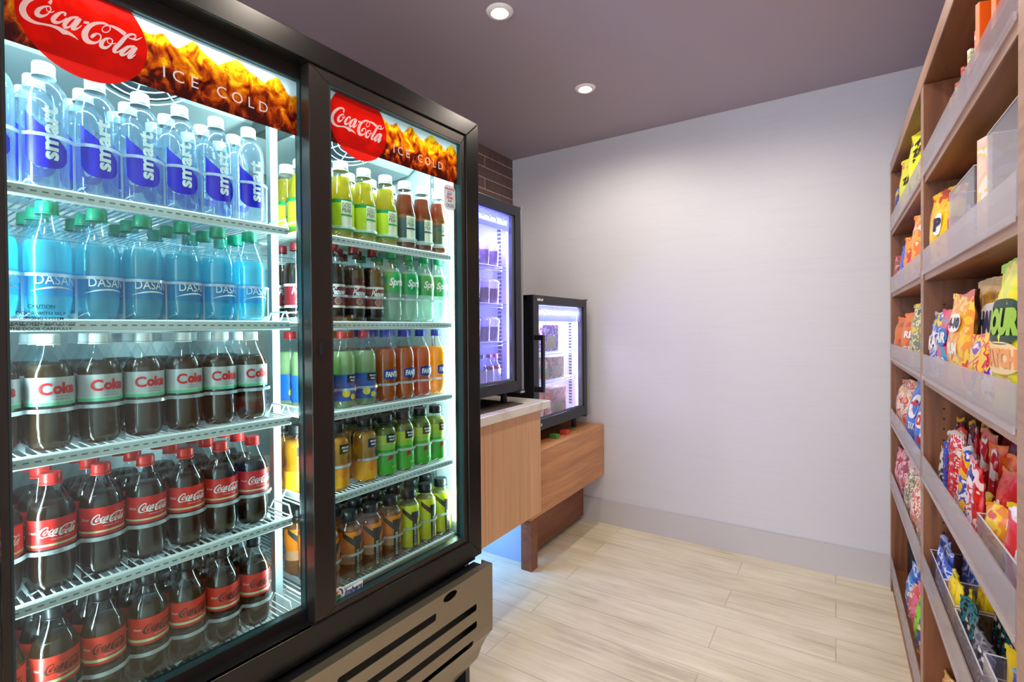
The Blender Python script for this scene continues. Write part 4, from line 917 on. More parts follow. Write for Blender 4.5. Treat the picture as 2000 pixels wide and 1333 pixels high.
letters('maker_lettering', fit2d('turbo air', .070, .018, shear=.3, bold=.05), lambda x, y: (.0008, -.275+x, .752+y), P('#f2f2f4', .4), db_)
n = 18; m = MB(); m.closed_hint = False; m.add([(.001, -.272+.009*math.cos(2*PI*k/n), .032+.009*math.sin(2*PI*k/n)) for k in range(n)], [tuple(range(n))]); m.obj('door_lock', CHROME, db_)
# loose things under the lower cooler
tag(MB().box(-1.455, -1.405, 2.62, 2.66, .6905, .715).obj('price_tag_block', P('#4f9a3c', .5), bevel=.002), 'small green block on the bench under the lower display cooler', 'block')
tag(MB().box(-1.452, -1.402, 2.75, 2.795, .6905, .718).obj('price_tag_block', P('#c8423c', .5), bevel=.002), 'small red block on the bench under the lower display cooler', 'block')
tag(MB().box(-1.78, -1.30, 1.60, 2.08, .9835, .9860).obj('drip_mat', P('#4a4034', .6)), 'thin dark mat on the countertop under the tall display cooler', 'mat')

# things in the small coolers
def carton(name, w_, h_, d_, mat, lid, label, loc, group, text=None, tcol=None, rz=0):
    o = MB().box(-d_/2, d_/2, -w_/2, w_/2, 0, h_).obj(name, mat, None, loc=loc, rz=rz, bevel=.0015)
    if text:
        m = MB(); m.closed_hint = False
        put(m, fit2d(text, w_*.7, h_*.16, bold=.04), lambda x, y: (d_/2+.0006, x, h_*.74+y)); m.obj('lettering', tcol, o)
    m = MB(); m.closed_hint = False
    m.add([(d_/2+.0005, -w_*.40, h_*.08), (d_/2+.0005, w_*.28, h_*.08), (d_/2+.0005, w_*.34, h_*.55), (d_/2+.0005, -w_*.2, h_*.60)], [(0, 1, 2, 3)]); m.obj('food_picture', lid, o)
    return tag(o, label, 'carton', group)
pz = noise_mat('meal_picture', ['#e05a2c', '#f6b84a', '#7cb85a', '#f8e8c0'], (40, 40, 40), 3, .4)
pk = wrap('#f3e4ee', '#b0306a', '#5a2a86', '#e8b8c8', s=26); yo = wrap('#f0b45a', '#f6dfae', '#e8842c', '#7aa848', s=24); oy_ = wrap('#f29a3c', '#e86a2c', '#f6d9a0', s=22)
for z, mt, lb_, dx in ((1.2155, pk, 'pink', .115), (1.0415, yo, 'yellow', .190), (.8085, oy_, 'orange', .215)):
    for j in range(2):
        carton('food_carton', .20, (.165, .135, .17)[0 if z > 1.2 else 1 if z > 1 else 2], .045, mt, pz, '%s frozen food carton, %s in the lower display cooler, %s' % (lb_, 'upright in front' if j == 0 else 'standing behind', {1.2155: 'top shelf', 1.0415: 'middle shelf', .8085: 'bottom'}[z]), (-1.50-.06*j, 2.575+dx+.012*j, z), 'frozen food cartons', 'MEAL' if False else None)
def tub(z, y, x, c, lab_):
    b = MB().lathe([(.0001, 0), (.026, 0), (.031, .10), (.031, .102)], 20).obj('dessert_cup', film('cup_plastic', '#f2f0ff', .08, .5, .35, '#e8e4ff') if 'cup' not in _w else _w['cup'], None, loc=(x, y, z), smooth=1)
    _w['cup'] = b.data.materials[0]
    MB().lathe([(.0001, .004), (.024, .004), (.028, .05), (.029, .075), (.015, .082), (.0001, .083)], 18).obj('filling', c, b, smooth=1)
    MB().lathe([(.033, .100), (.034, .104), (.031, .112), (.018, .122), (.0001, .124)], 20).obj('lid', _w['cup'], b, smooth=1)
    return tag(b, lab_, 'cup', 'dessert cups in the tall display cooler')
cA = noise_mat('filling_a', ['#3a1e2e', '#c0405a', '#f2e8f0'], (60, 60, 40), 2, .4); cB = noise_mat('filling_b', ['#5a2a2a', '#e8d8e8', '#b03048'], (50, 50, 50), 2, .4)
for i, (z, nm) in enumerate(((1.667, 'top shelf'), (1.482, 'second shelf'), (1.294, 'third shelf'))):
    for j in range(5):
        for k in range(2):
            tub(z, 2.010-.078*j, -1.43-.08*k, cA if i < 2 else cB, 'clear dessert cup, %s, %s row, %s, tall display cooler' % (['rightmost', 'second from right', 'third from right', 'fourth from right', 'fifth from right'][j], ['front', 'back'][k], nm))
tr = MB().box(-.05, .05, -.14, .14, 0, .002); tr.box(.048, .05, -.14, .14, 0, .03); tr.box(-.05, -.048, -.14, .14, 0, .03); tr.box(-.05, .05, -.14, -.138, 0, .03); tr.box(-.05, .05, .138, .14, 0, .03)
PROF['slim'] = ([(.0, .004), (.84, .0), (1, .03), (1, .55), (.92, .62), (.6, .70), (.42, .76), (.40, .93)], .6)
for kind, liqm, capm, y, lab_ in (('a', BTEA, P('#e8408a', .35), 2.035, 'rightmost'), ('a', BTEA, P('#e8408a', .35), 1.975, 'second from right'), ('b', WATER, P('#9aa4b8', .35), 1.915, 'third from right'), ('b', WATER, P('#9aa4b8', .35), 1.855, 'fourth from right'), ('b', WATER, P('#9aa4b8', .35), 1.795, 'fifth from right')):
    key = 'slim'+kind
    if key not in made:
        b = bottle('drink_bottle', 'slim', .150, .026, SHELL, liqm, capm, .48, .90, (.10, .50), [(1, P('#e9e4f2', .4))], None); made[key] = b
    else: b = copy_tree(made[key])
    b.location = (-1.435, y, 1.0825)
    tag(b, '%s slim bottle with %s cap on the floor of the tall display cooler' % (lab_, 'pink' if kind == 'a' else 'grey'), 'bottle', 'slim bottles in the tall display cooler')

# ------------------------------------------------------------------ packages on the wooden shelves
def pillow(name, w_, h_, t_, mat, back=None, crimp=None, seed=0, lean=0., droop=.0):
    """filled film bag: puffed body, flat crimped seals top and bottom; stands on z=0, front towards local +x"""
    r = random.Random(seed); nx, nz = 10, 14; m = MB(); cr = .055
    ph = [r.uniform(0, 6.28) for _ in range(6)]
    def P3(i, j, s):
        a = i/nx*2-1; b = j/nz
        e = 0 if b < cr or b > 1-cr else math.sin(PI*(b-cr)/(1-2*cr))**.55
        th = t_/2*e*(1-abs(a)**2.6)**.6 if abs(a) < 1 else 0
        wr = (.0028*math.sin(9*a+ph[0]+4*b)*math.sin(11*b+ph[1]) + .0018*math.sin(17*b+ph[2]+5*a))*min(1, e*1.5)*min(1, t_/.04)
        pinch = 1-.07*(1-e)*(0 if (b < cr or b > 1-cr) else 1)-.05*math.sin(PI*b)*(1-e*.2)
        y = a*w_/2*pinch; z = b*h_+(.004*math.sin(3*a+ph[3]) if b > .9 else 0)
        if b < cr or b > 1-cr: th = .0006; 
        x = s*th+wr*s*.8+.0025*math.sin(2*a+ph[4])*(1 if b > .85 else 0)
        x += -lean*(b*h_)-droop*max(0, b-.6)**2*h_
        return (x, y, z)
    for s in (1, -1):
        vs = [P3(i, j, s) for j in range(nz+1) for i in range(nx+1)]; fs = []
        for j in range(nz):
            for i in range(nx):
                q = (j*(nx+1)+i, j*(nx+1)+i+1, (j+1)*(nx+1)+i+1, (j+1)*(nx+1)+i)
                fs.append(q if s > 0 else q[::-1])
        m.add(vs, fs, 0)
    m.closed_hint = False
    o = m.obj(name, mat, None, smooth=2.5)
    for b0, b1 in ((0, cr), (1-cr, 1)):
        sm = MB(); n = 14; vs = []
        for i in range(n+1):
            a = i/n*2-1; y = a*w_/2*.99
            for b in (b0, b1):
                z = b*h_+(.004*math.sin(3*a+ph[3]) if b > .9 else 0)+(.0016 if (b == b1 and b1 == 1 and i % 2) else 0)
                x = .0014+.0025*math.sin(2*a+ph[4])*(1 if b > .85 else 0)-lean*(b*h_)-droop*max(0, b-.6)**2*h_
                vs.append((x, y, z))
        fs = [(2*i, 2*i+2, 2*i+3, 2*i+1) for i in range(n)]; o2 = len(sm.v); sm.add(vs, fs); sm.add([(x-.0028, y, z) for x, y, z in vs], [f[::-1] for f in fs])
        sm.closed_hint = False; sm.obj('crimped_seal', crimp or mat, o)
    return o
def front_text(o, s, wd, ht, zc, col, t_, lean, yc=0, tilt=0., bold=.05, shear=0, back=None, name='lettering'):
    """print on the puffed front: letters follow the bulge"""
    tx = fit2d(s, wd, ht, bold=bold, shear=shear, step=.006)
    w_ = o['_w']; h_ = o['_h']
    def fn(x, y, lift):
        X, Y = x*math.cos(tilt)-y*math.sin(tilt)+yc, x*math.sin(tilt)+y*math.cos(tilt)+zc
        a = max(-.98, min(.98, X/(w_/2))); b = max(.06, min(.94, Y/h_)); e = math.sin(PI*(b-.055)/.89)**.55
        return (t_/2*e*(1-abs(a)**2.6)**.6+lift-lean*Y, X, Y)
    m = MB(); m.closed_hint = False
    if back:
        n = 12; bw, bh = wd*.58, ht*.80
        vs = []
        for i in range(n+1):
            x = -bw+2*bw*i/n; q = bh*max(0, 1-abs(x/bw)**3)**.5+.001
            vs += [fn(x, -q, .0030), fn(x, q, .0030)]
        m.add(vs, [(2*i, 2*i+2, 2*i+3, 2*i+1) for i in range(n)]); m.obj('name_panel', back, o); m = MB(); m.closed_hint = False
    put(m, tx, lambda x, y: fn(x, y, .0038)); m.obj(name, col, o)
from mathutils.bvhtree import BVHTree
PLACED = {}
BINS = {'A': [(1.08, 2.00, .250, .50, .075)], 'B': [(1.44, 1.72, .250, .40, .17), (1.095, 1.33, .250, .40, .20)], 'D': [(1.09, 1.42, .252, .335, .085)],
        'E': [(1.82, 2.04, .252, .46, .09), (1.66, 1.818, .252, .46, .09), (1.37, 1.658, .252, .46, .085), (1.09, 1.365, .252, .50, .135)]}
def tree(o):
    M_ = Matrix.LocRotScale(o.location, o.rotation_euler, None); V = []; F_ = []
    for q in [o]+list(o.children):
        n = len(V); V += [M_ @ v.co for v in q.data.vertices]; F_ += [tuple(i+n for i in f.vertices) for f in q.data.polygons]
    return BVHTree.FromPolygons(V, F_), V
def settle(o, key):
    """keep a package inside its bay, behind the lip or inside its bin, clear of the packages already standing there"""
    bay, lv = key; t_, V = tree(o)
    lo, hi = min(q.y for q in V), max(q.y for q in V); xl, xh = min(q.x for q in V), max(q.x for q in V)
    b0_, b1_, xm, xx = (2.110, 3.147, .2398, DEEP) if bay == 'f' else (1.073, 2.049, .2398, DEEP)
    if bay == 'n':
        for y0, y1, x0, x1, h_ in BINS.get(lv, []):
            if y0 < (lo+hi)/2 < y1:
                if (xl+xh)/2 < x1-.01: b0_, b1_, xm, xx = y0+.003, y1-.003, x0+.003, x1-.003; o.location.z += .004
                else: xm = x1+.003
    o.location.y += max(0, b0_-lo); o.location.y -= max(0, hi+max(0, b0_-lo)-b1_); o.location.x += max(0, xm-xl)
    base = o.location.copy()
    for k in range(120):
        t_, V = tree(o)
        if not any(t_.overlap(b) for b in PLACED.get(key, [])) and max(q.x for q in V) < xx and min(q.y for q in V) >= b0_-.0005 and max(q.y for q in V) <= b1_+.0005: break
        i, j = k % 10, k//10
        o.location = base+Vector((.006*i, .006*((j+1)//2)*(1 if j % 2 else -1), 0))
    else: o.location = base; t_, V = tree(o)
    PLACED.setdefault(key, []).append(t_)
bag_n = [0]
def bag(name, cat, label, bay, lv, y, x, w_, h_, t_, cols, s=22, lean=.18, rz=0., crimp=None, text=None, group=None, droop=.0, dz=0., xm=.2398, xs=0):
    bag_n[0] += 1
    mat = wrap(*cols, s=s) if len(cols) > 1 else P(cols[0], .28, 0, .5, .3)
    o = pillow(name, w_, h_, t_, mat, None, P(crimp, .3, .3) if crimp else None, bag_n[0], lean, droop)
    o['_w'] = w_; o['_h'] = h_
    for tt in (text or []): front_text(o, tt[0], tt[1], tt[2], tt[3], tt[4], t_, lean, **(tt[5] if len(tt) > 5 else {}))
    del o['_w']; del o['_h']
    o.location = (x+t_*.25, y, ZS[lv]+.001+dz); o.rotation_euler = (0, 0, PI+rz); settle(o, (bay, lv))
    return tag(o, label, cat, group)
Wt, Bk, Rd, Bl, Yl, Nv = P('#f6f4f2', .4), P('#18181c', .4), P('#d21c22', .35), P('#1c46c8', .35), P('#f6dc14', .35), P('#1a2050', .4)
X0 = .262
# far bay
g = 'snack bags in the far bay'
bag('snack_bag', 'snack bag', 'black and blue snack bag at the far end, top shelf of far bay', 'f', 'A', 3.02, X0, .15, .19, .055, ('#1c1d2c', '#1c1d2c', '#2a46a8', '#e8c83a'), 22, .05, .5, None, None, g)
bag('snack_bag', 'snack bag', 'yellow and red pouch overhanging the far end of the top shelf', 'f', 'A', 3.10, X0-.022, .10, .13, .04, ('#e6cf60', '#c8406a', '#f0e0a0'), 30, -.05, .7, None, None, g, 0, .0)
bag('snack_bag', 'snack bag', 'bright yellow snack bag, middle of top shelf in far bay', 'f', 'A', 2.76, X0, .19, .25, .06, ('#f4ee10', '#f4ee10', '#e6f21c', '#f08a3a'), 16, .05, .45, None, [('ZA', .06, .03, .15, Bk, dict(tilt=.3))], g)
bag('snack_bag', 'snack bag', 'bright yellow snack bag nearest the middle upright, top shelf of far bay', 'f', 'A', 2.44, X0, .19, .27, .06, ('#f4ee10', '#ecf22a', '#f4ee10', '#2a2a20'), 16, .05, .45, None, [('ZA', .06, .03, .18, Bk, dict(tilt=.3))], g)
bag('candy_bag', 'snack bag', 'crumpled dark red candy bag at far end, second shelf of far bay', 'f', 'B', 3.02, X0, .16, .17, .05, ('#a82c34', '#c8404a', '#7c1c2c', '#e8a0a0'), 30, .03, .5, None, None, g)
bag('candy_bag', 'snack bag', 'narrow blue candy bag, second shelf of far bay', 'f', 'B', 2.80, X0, .13, .19, .04, ('#1c5ae0', '#1c5ae0', '#2a7af0'), 14, .05, .4, None, None, g)
bag('candy_bag', 'snack bag', 'orange and red candy bag, second shelf of far bay', 'f', 'B', 2.60, X0, .17, .20, .05, ('#f4a018', '#f4a018', '#e03a1c', '#f6c83a'), 18, .05, .45, None, None, g)
bag('candy_bag', 'snack bag', 'tall orange candy bag by the middle upright, second shelf of far bay', 'f', 'B', 2.36, X0, .17, .24, .05, ('#f49a1c', '#f6b43a', '#f07a1c', '#f2e0c8'), 18, .05, .45, None, None, g)
bag('candy_bag', 'snack bag', 'orange candy bag at the far end, middle shelf of far bay', 'f', 'C', 3.02, X0, .17, .20, .055, ('#e8761c', '#e8761c', '#c8540f'), 14, .10, .42, None, None, g)
bag('candy_bag', 'snack bag', 'orange candy bag with white lettering, middle shelf of far bay', 'f', 'C', 2.70, X0, .19, .215, .06, ('#ea7a20', '#ea7a20', '#c8540f'), 14, .10, .42, None, [("RE", .06, .03, .12, Wt), ('CUPS', .07, .022, .06, Wt)], g)
bag('candy_bag', 'snack bag', 'dark green and yellow flowered bag by the upright, middle shelf of far bay', 'f', 'C', 2.40, X0, .20, .24, .06, ('#3a4a4c', '#e8dca0', '#7a8a80', '#f0cc1c'), 24, .10, .42, None, None, g)
bag('chip_bag', 'snack bag', 'white and red chip bag at the far end, fourth shelf of far bay', 'f', 'D', 3.04, X0, .17, .22, .06, ('#e8dcd4', '#d43a30', '#e8dcd4', '#f0b860'), 20, .12, .3, None, None, g)
bag('chip_bag', 'snack bag', 'tan and red chip bag, fourth shelf of far bay', 'f', 'D', 2.84, X0, .18, .22, .06, ('#e8b060', '#f0dcd0', '#d8402c', '#e8b060'), 16, .15, .3, None, None, g)
bag('chip_bag', 'snack bag', 'plain bright blue chip bag with red star, fourth shelf of far bay', 'f', 'D', 2.62, X0, .19, .25, .07, ('#1e6ee0', '#1e6ee0', '#2a80f0'), 10, .18, .3, None, [('*', .06, .06, .15, Rd, dict(back=Wt)), ('ZAX', .06, .03, .07, Wt, dict(shear=.3))], g)
bag('chip_bag', 'snack bag', 'bright blue and white chip bag against the middle upright, fourth shelf of far bay', 'f', 'D', 2.34, X0, .21, .24, .07, ('#1e6ee0', '#1e6ee0', '#f0f0f2'), 9, .18, .3, None, [('CHIPS', .10, .04, .14, Rd, dict(back=Wt, tilt=.2)), ('MIX', .06, .03, .06, Rd)], g)
for k in range(4):
    bag('chip_bag', 'snack bag', 'red topped chip bag, back row, %s, fourth shelf of far bay' % ['nearest the end', 'second from end', 'third from end', 'nearest the upright'][k], 'f', 'D', 2.98-.20*k, X0+.13, .17, .25, .06, ('#b8241c', '#d8401c', '#8c1414'), 16, .05, .2, None, None, 'red chip bags in the back row')
bag('candy_bag', 'snack bag', 'pink and red candy pouch at the far end, fifth shelf of far bay', 'f', 'E', 3.05, X0, .14, .20, .05, ('#d8405a', '#e8a8b8', '#b01c30'), 24, .05, .3, None, None, g)
bag('candy_bag', 'snack bag', 'red and white candy pouch, fifth shelf of far bay', 'f', 'E', 2.86, X0, .16, .21, .05, ('#d03040', '#e8c8c8', '#c01c28', '#8c2c6a'), 24, .08, .3, None, None, g)
bag('candy_bag', 'snack bag', 'purple topped candy pouch in the back, fifth shelf of far bay', 'f', 'E', 2.62, X0+.10, .18, .25, .05, ('#7a2a6a', '#a83a7a', '#3a2030'), 24, .05, .3, None, None, g)
bag('candy_bag', 'snack bag', 'cream candy pouch with leaf print, fifth shelf of far bay', 'f', 'E', 2.66, X0, .17, .19, .06, ('#efe6cc', '#efe6cc', '#5a7a4a', '#e8b0a0'), 26, .10, .3, None, None, g)
bag('candy_bag', 'snack bag', 'cream and orange candy pouch, fifth shelf of far bay', 'f', 'E', 2.46, X0, .17, .19, .06, ('#efe6cc', '#e86a3a', '#efe6cc', '#d8405a'), 26, .10, .3, None, None, g)
bag('candy_bag', 'snack bag', 'green and pink striped pouch by the upright, fifth shelf of far bay', 'f', 'E', 2.26, X0, .16, .17, .06, ('#e8d8c0', '#4a9a3a', '#e86a7a', '#f0e4d0'), 26, .10, .3, None, None, g)
# black mesh crate and pouches on the bottom shelf, far bay
cr = tag(empty('wire_basket', (.42, 2.93, ZS['F']+.001)), 'black mesh basket at the far end of the bottom shelf, far bay', 'basket')
m = MB()
for k in range(9):
    y = -.16+.04*k; m.tube([(-.12, y, 0), (-.12, y, .22)], .003, 5); m.tube([(.12, y, 0), (.12, y, .22)], .003, 5); m.tube([(-.12, y, .003), (.12, y, .003)], .003, 5)
for k in range(7):
    z = .003+.036*k; m.tube([(-.12, -.16, z), (-.12, .16, z), (.12, .16, z), (.12, -.16, z)], .003, 5, closed=True)
m.obj('mesh', P('#15151a', .5), cr)
MB().tube([(-.12, -.16, .222), (-.12, .16, .222), (.12, .16, .222), (.12, -.16, .222)], .006, 6, closed=True).obj('rim', P('#3a3a40', .4), cr)
for (y, cols, lb_, h_) in ((2.72, ('#3a8ae0', '#e8e0d8', '#3a8ae0', '#2a60b8'), 'light blue pouch', .20), (2.63, ('#e8dcd0', '#d8605a', '#e8dcd0'), 'pale pink pouch', .15), (2.54, ('#e03a5a', '#f06aa0', '#e0402a'), 'pink red pouch', .20), (2.45, ('#8ad82a', '#8ad82a', '#4a9a2a'), 'lime green pouch', .18), (2.36, ('#3a3aa8', '#2a2a80', '#e8d070'), 'dark purple pouch', .17), (2.27, ('#e86a2a', '#e8402a', '#f0b060'), 'orange red pouch', .15), (2.18, ('#e0c8a0', '#a85a3a', '#e0a060'), 'tan brown pouch', .13)):
    bag('snack_pouch', 'snack bag', lb_+' leaning on the lip, bottom shelf of far bay', 'f', 'F', y, X0, .085, h_, .045, cols, 22, .12, .35, None, None, 'pouches on the bottom shelf')

# near bay, top shelf: orange cartons in clear bins
def flat_box(name, w_, h_, d_, mat, loc, label, cat, group=None, rz=0., flap=None):
    o = MB().box(-d_/2, d_/2, -w_/2, w_/2, 0, h_).obj(name, mat, None, loc=loc, rz=rz, bevel=.0012)
    if flap: MB().box(-d_/2-.0008, -d_/2-.0002, -w_/2+.003, w_/2-.003, h_*.1, h_*.42).obj('printed_panel', flap, o)
    settle(o, ('n', [k for k in ZS if abs(ZS[k]-loc[2]) < .02][0])); return tag(o, label, cat, group)
ORG = P('#f0661a', .35); YLW = wrap('#f2c81c', '#f6e03a', '#f0a018', s=20)
for j, (y, h_, lb_) in enumerate(((1.13, .235, 'nearest'), (1.22, .24, 'second nearest'), (1.34, .215, 'third nearest'), (1.47, .20, 'fourth nearest'))):
    flat_box('snack_carton', .014, h_, .16, ORG if j != 1 else wrap('#f4761a', '#f2c81c', '#f4761a', s=14), (.325, y, ZS['A']+.001), 'thin orange carton on the top shelf of near bay, %s' % lb_, 'carton', 'orange cartons on the top shelf', .35, YLW)
for j in range(5):
    y = 1.58+.075*j
    flat_box('snack_packet', .012, .195-.010*j, .12, wrap(*[('#e8dcd0', '#c83a2a', '#d8c080'), ('#f0f0ea', '#b0c08a', '#d83a2a'), ('#e8e0dc', '#c83a2a', '#2a2a3a')][j % 3], s=30), (.33, y, ZS['A']+.001), 'pale packet on the top shelf of near bay, %s beyond the orange cartons' % ['first', 'second', 'third', 'fourth', 'fifth'][j], 'packet', 'pale packets on the top shelf', .35)
def bin_(y0, y1, x0, x1, h_, lv, label, div=0):
    t_ = MB(); z = 0
    w = .0018
    t_.box(0, w, 0, y1-y0, 0, h_); t_.box(x1-x0-w, x1-x0, 0, y1-y0, 0, h_); t_.box(w, x1-x0-w, 0, w, 0, h_); t_.box(w, x1-x0-w, y1-y0-w, y1-y0, 0, h_); t_.box(w, x1-x0-w, w, y1-y0-w, 0, w)
    o = t_.obj('storage_bin', CLEARBOX, None, loc=(x0, y0, ZS[lv]+.001))
    rim = MB(); rim.box(-.0004, .0024, 0, y1-y0, h_, h_+.0015); rim.box(0, x1-x0, -.0004, .0024, h_, h_+.0015); rim.box(0, x1-x0, y1-y0-.0024, y1-y0+.0004, h_, h_+.0015)
    rim.obj('rim', P('#d8d8e4', .2), o)
    return tag(o, label, 'storage bin', 'clear storage bins')
bin_(1.08, 2.00, .250, .50, .075, 'A', 'long low clear bin holding cartons on the top shelf of near bay')
# near bay, second shelf
g = 'snack bags in the near bay'
bag('candy_bag', 'snack bag', 'golden yellow candy bag by the middle upright, second shelf of near bay', 'n', 'B', 1.955, X0, .16, .235, .05, ('#f0b81c', '#f6d020', '#f0b81c', '#c8401c'), 16, .06, .35, None, [('P', .035, .04, .13, Nv, dict(back=Wt))], g)
bag('candy_bag', 'snack bag', 'folded orange yellow candy bag behind the clear box, second shelf of near bay', 'n', 'B', 1.80, X0+.10, .17, .245, .05, ('#f0a81c', '#f6c81c', '#8a7a5a'), 12, .05, .25, None, None, g)
flat_box('candy_carton', .05, .12, .03, P('#d8284a', .4), (.275, 1.79, ZS['B']+.001), 'small red carton beside the golden yellow bag, second shelf of near bay', 'carton')
bin_(1.44, 1.72, .250, .40, .17, 'B', 'tall clear bin of white packets, second shelf of near bay')
for j in range(4):
    flat_box('snack_packet', .016, .11+.012*(j % 2), .10, wrap('#e4e2f2', '#7a72d8', '#e8e8f0', '#3a3aa0', s=26), (.325, 1.475+.062*j, ZS['B']+.001), 'white and violet packet in the tall clear bin, %s from the near end' % ['first', 'second', 'third', 'fourth'][j], 'packet', 'packets in the tall clear bin', .3)
flat_box('snack_packet', .045, .235, .008, P('#b8b4b8', .4), (.300, 1.55, ZS['B']+.001), 'grey packet sticking up above the tall clear bin, second shelf', 'packet', None, .35, P('#2a2a30', .5))
flat_box('cracker_packet', .05, .215, .10, wrap('#ecd8c0', '#f0c8c8', '#e8d080', '#f0e8e0', s=18), (.305, 1.405, ZS['B']+.001), 'pale pink and cream packet between the two clear boxes, second shelf', 'packet', None, .3)
bin_(1.095, 1.33, .250, .40, .20, 'B', 'nearest tall clear bin with a brown tub, second shelf of near bay')
o = MB().lathe([(.0001, 0), (.040, 0), (.046, .13)], 28).obj('snack_tub', P('#b4481c', .4), None, loc=(.325, 1.235, ZS['B']+.004), smooth=1)
MB().lathe([(.048, .128), (.048, .142), (.044, .150), (.0001, .156)], 28).obj('lid', P('#eacfe0', .4), o, smooth=1)
tag(o, 'orange brown tub with pale pink lid in the nearest clear bin, second shelf', 'tub')
# near bay, middle shelf
bag('candy_bag', 'snack bag', 'blue and white candy bag with silver top, middle shelf near the upright', 'n', 'C', 1.97, X0-.01, .125, .20, .035, ('#1c56c8', '#e8e8f0', '#1c56c8', '#e8d040'), 20, .06, .15, '#d8dce0', [('KA', .06, .045, .11, Wt, dict(tilt=.2))], g)
bag('candy_bag', 'snack bag', 'pink and rainbow candy bag, middle shelf of near bay', 'n', 'C', 1.835, X0-.01, .13, .205, .035, ('#e01c6a', '#e8305a', '#2aa0c8', '#e01c6a'), 14, .06, .12, None, [('AIR', .07, .03, .125, Wt, dict(back=P('#2a7ad0', .4))), ('HEAD', .07, .02, .06, Wt)], g)
bag('candy_bag', 'snack bag', 'yellow and orange candy bag with white oval name, middle shelf of near bay', 'n', 'C', 1.665, X0-.01, .165, .240, .035, ('#f6c81c', '#f09a2c', '#f6d84a', '#e8502c'), 14, .05, .10, None, [('4-10', .075, .028, .165, Nv, dict(back=Wt)), ('YUM', .07, .03, .10, Wt)], g)
bag('candy_bag', 'snack bag', 'small red, yellow and violet candy bag in front of gold bag, middle shelf', 'n', 'C', 1.455, X0-.01, .14, .14, .030, ('#f6cc20', '#d8201c', '#f6cc20', '#6a2ab0', '#e8e4f0'), 20, .10, .12, None, None, g)
bag('candy_bag', 'snack bag', 'gold gummy candy bag with big dark letters, middle shelf of near bay', 'n', 'C', 1.53, X0+.036, .24, .265, .030, ('#dcae3c', '#e4bc50', '#dcae3c', '#c89a30'), 10, -.02, .12, None, [('HARIBO', .165, .055, .165, Nv, dict(back=Wt, bold=.06)), ('o  o', .05, .014, .225, P('#8a6a2a', .5))], g)
bag('candy_bag', 'snack bag', 'tall yellow green sour candy bag nearest the camera, middle shelf', 'n', 'C', 1.222, X0-.01, .15, .275, .04, ('#f2e81c', '#d8e82a', '#f2e81c', '#f0a82c'), 12, .04, .12, '#9ad82a', [('SOUR', .12, .05, .165, P('#9ac83a', .4), dict(back=P('#2a4a3a', .5), bold=.08)), ('PATCH', .115, .035, .10, P('#f0a05a', .4), dict(back=P('#f6d8a0', .5), bold=.06)), ('OCO', .09, .022, .055, P('#e8b8c0', .4))], g)
# near bay, fourth shelf
def stick(label, y, x, h_, w_, cols, lv='D', top='#d8b020', rz=.3, text=None, tcol=None, group='chocolate bars on the fourth shelf', lean=.03, t_=.018, cat='candy bar', s=26):
    o = bag('candy_bar', cat, label, 'n', lv, y, x, w_, h_, t_, cols, s, lean, rz, top, None, group)
    if text:
        m = MB(); m.closed_hint = False; tx = rot2d(fit2d(text, h_*.72, w_*.55, bold=.05))
        put(m, tx, lambda a, b: (t_/2+.002-lean*(b+h_/2), a, b+h_/2)); m.obj('lettering', tcol or Wt, o)
    return o
for j in range(3):
    stick('dark meat stick with gold top, %s from the upright, fourth shelf of near bay' % ['first', 'second', 'third'][j], 2.015-.045*j, X0+.05+.02*j, .20, .034, ('#2a1a20', '#7a1c28', '#2a1a20', '#c8b8c0'), text='STICK' if j == 0 else None, group='meat sticks by the upright', cat='meat stick')
stick('red and white chocolate bar standing behind the front bars, fourth shelf', 1.875, X0+.03, .19, .045, ('#e8482c', '#d8d0cc', '#e8482c'), top='#e8482c')
stick('white chocolate bar with blue lettering, fourth shelf of near bay', 1.83, X0, .185, .045, ('#5a2a1c', '#8c1a28', '#5a2a1c', '#c8c8d0'), top='#c8c8cc', text='SNICKERS', tcol=P('#1c3ac0', .4))
stick('dark bar with grey wrapper, second beyond the striped bar, fourth shelf', 1.885, X0-.004, .13, .04, ('#3a4a3c', '#c8c8c0', '#2a2a28'), top='#b8b8b0')
stick('red and white striped wafer bar, fourth shelf of near bay', 1.745, X0, .20, .055, ('#e0dcd8', '#d81c2c', '#e0dcd8', '#d81c2c'), top='#d8c8b8', text='KITKAT', tcol=Rd, s=34)
for j in range(3):
    stick('clear peg with red centre standing up, %s from the wafer bar, fourth shelf' % ['first', 'second', 'third'][j], 1.76-.09*j, X0+.040, .215-.012*j, .013, ('#b01428', '#b01428', '#d8d0cc'), top='#e8e0e0', group='red centred pegs', cat='peg')
stick('white bar with blue and red print, fourth shelf beside the yellow topped bags', 1.64, X0, .185, .042, ('#e8e4e0', '#2a4ac0', '#e8b01c', '#d8302c'), top='#e8e4e0')
stick('white and red bar with small blue print, fourth shelf nearer the camera', 1.555, X0, .175, .04, ('#e8dce0', '#d8405a', '#e8dce0', '#2a3a90'), top='#e0a0b0')
stick('narrow red bar with white print, fourth shelf nearer the camera', 1.50, X0, .165, .036, ('#d81c1c', '#c01414', '#e8c8c8'), top='#d81c1c')
gg = 'red and orange candy bags with flower print'
WF = P('#f4e4d4', .4)
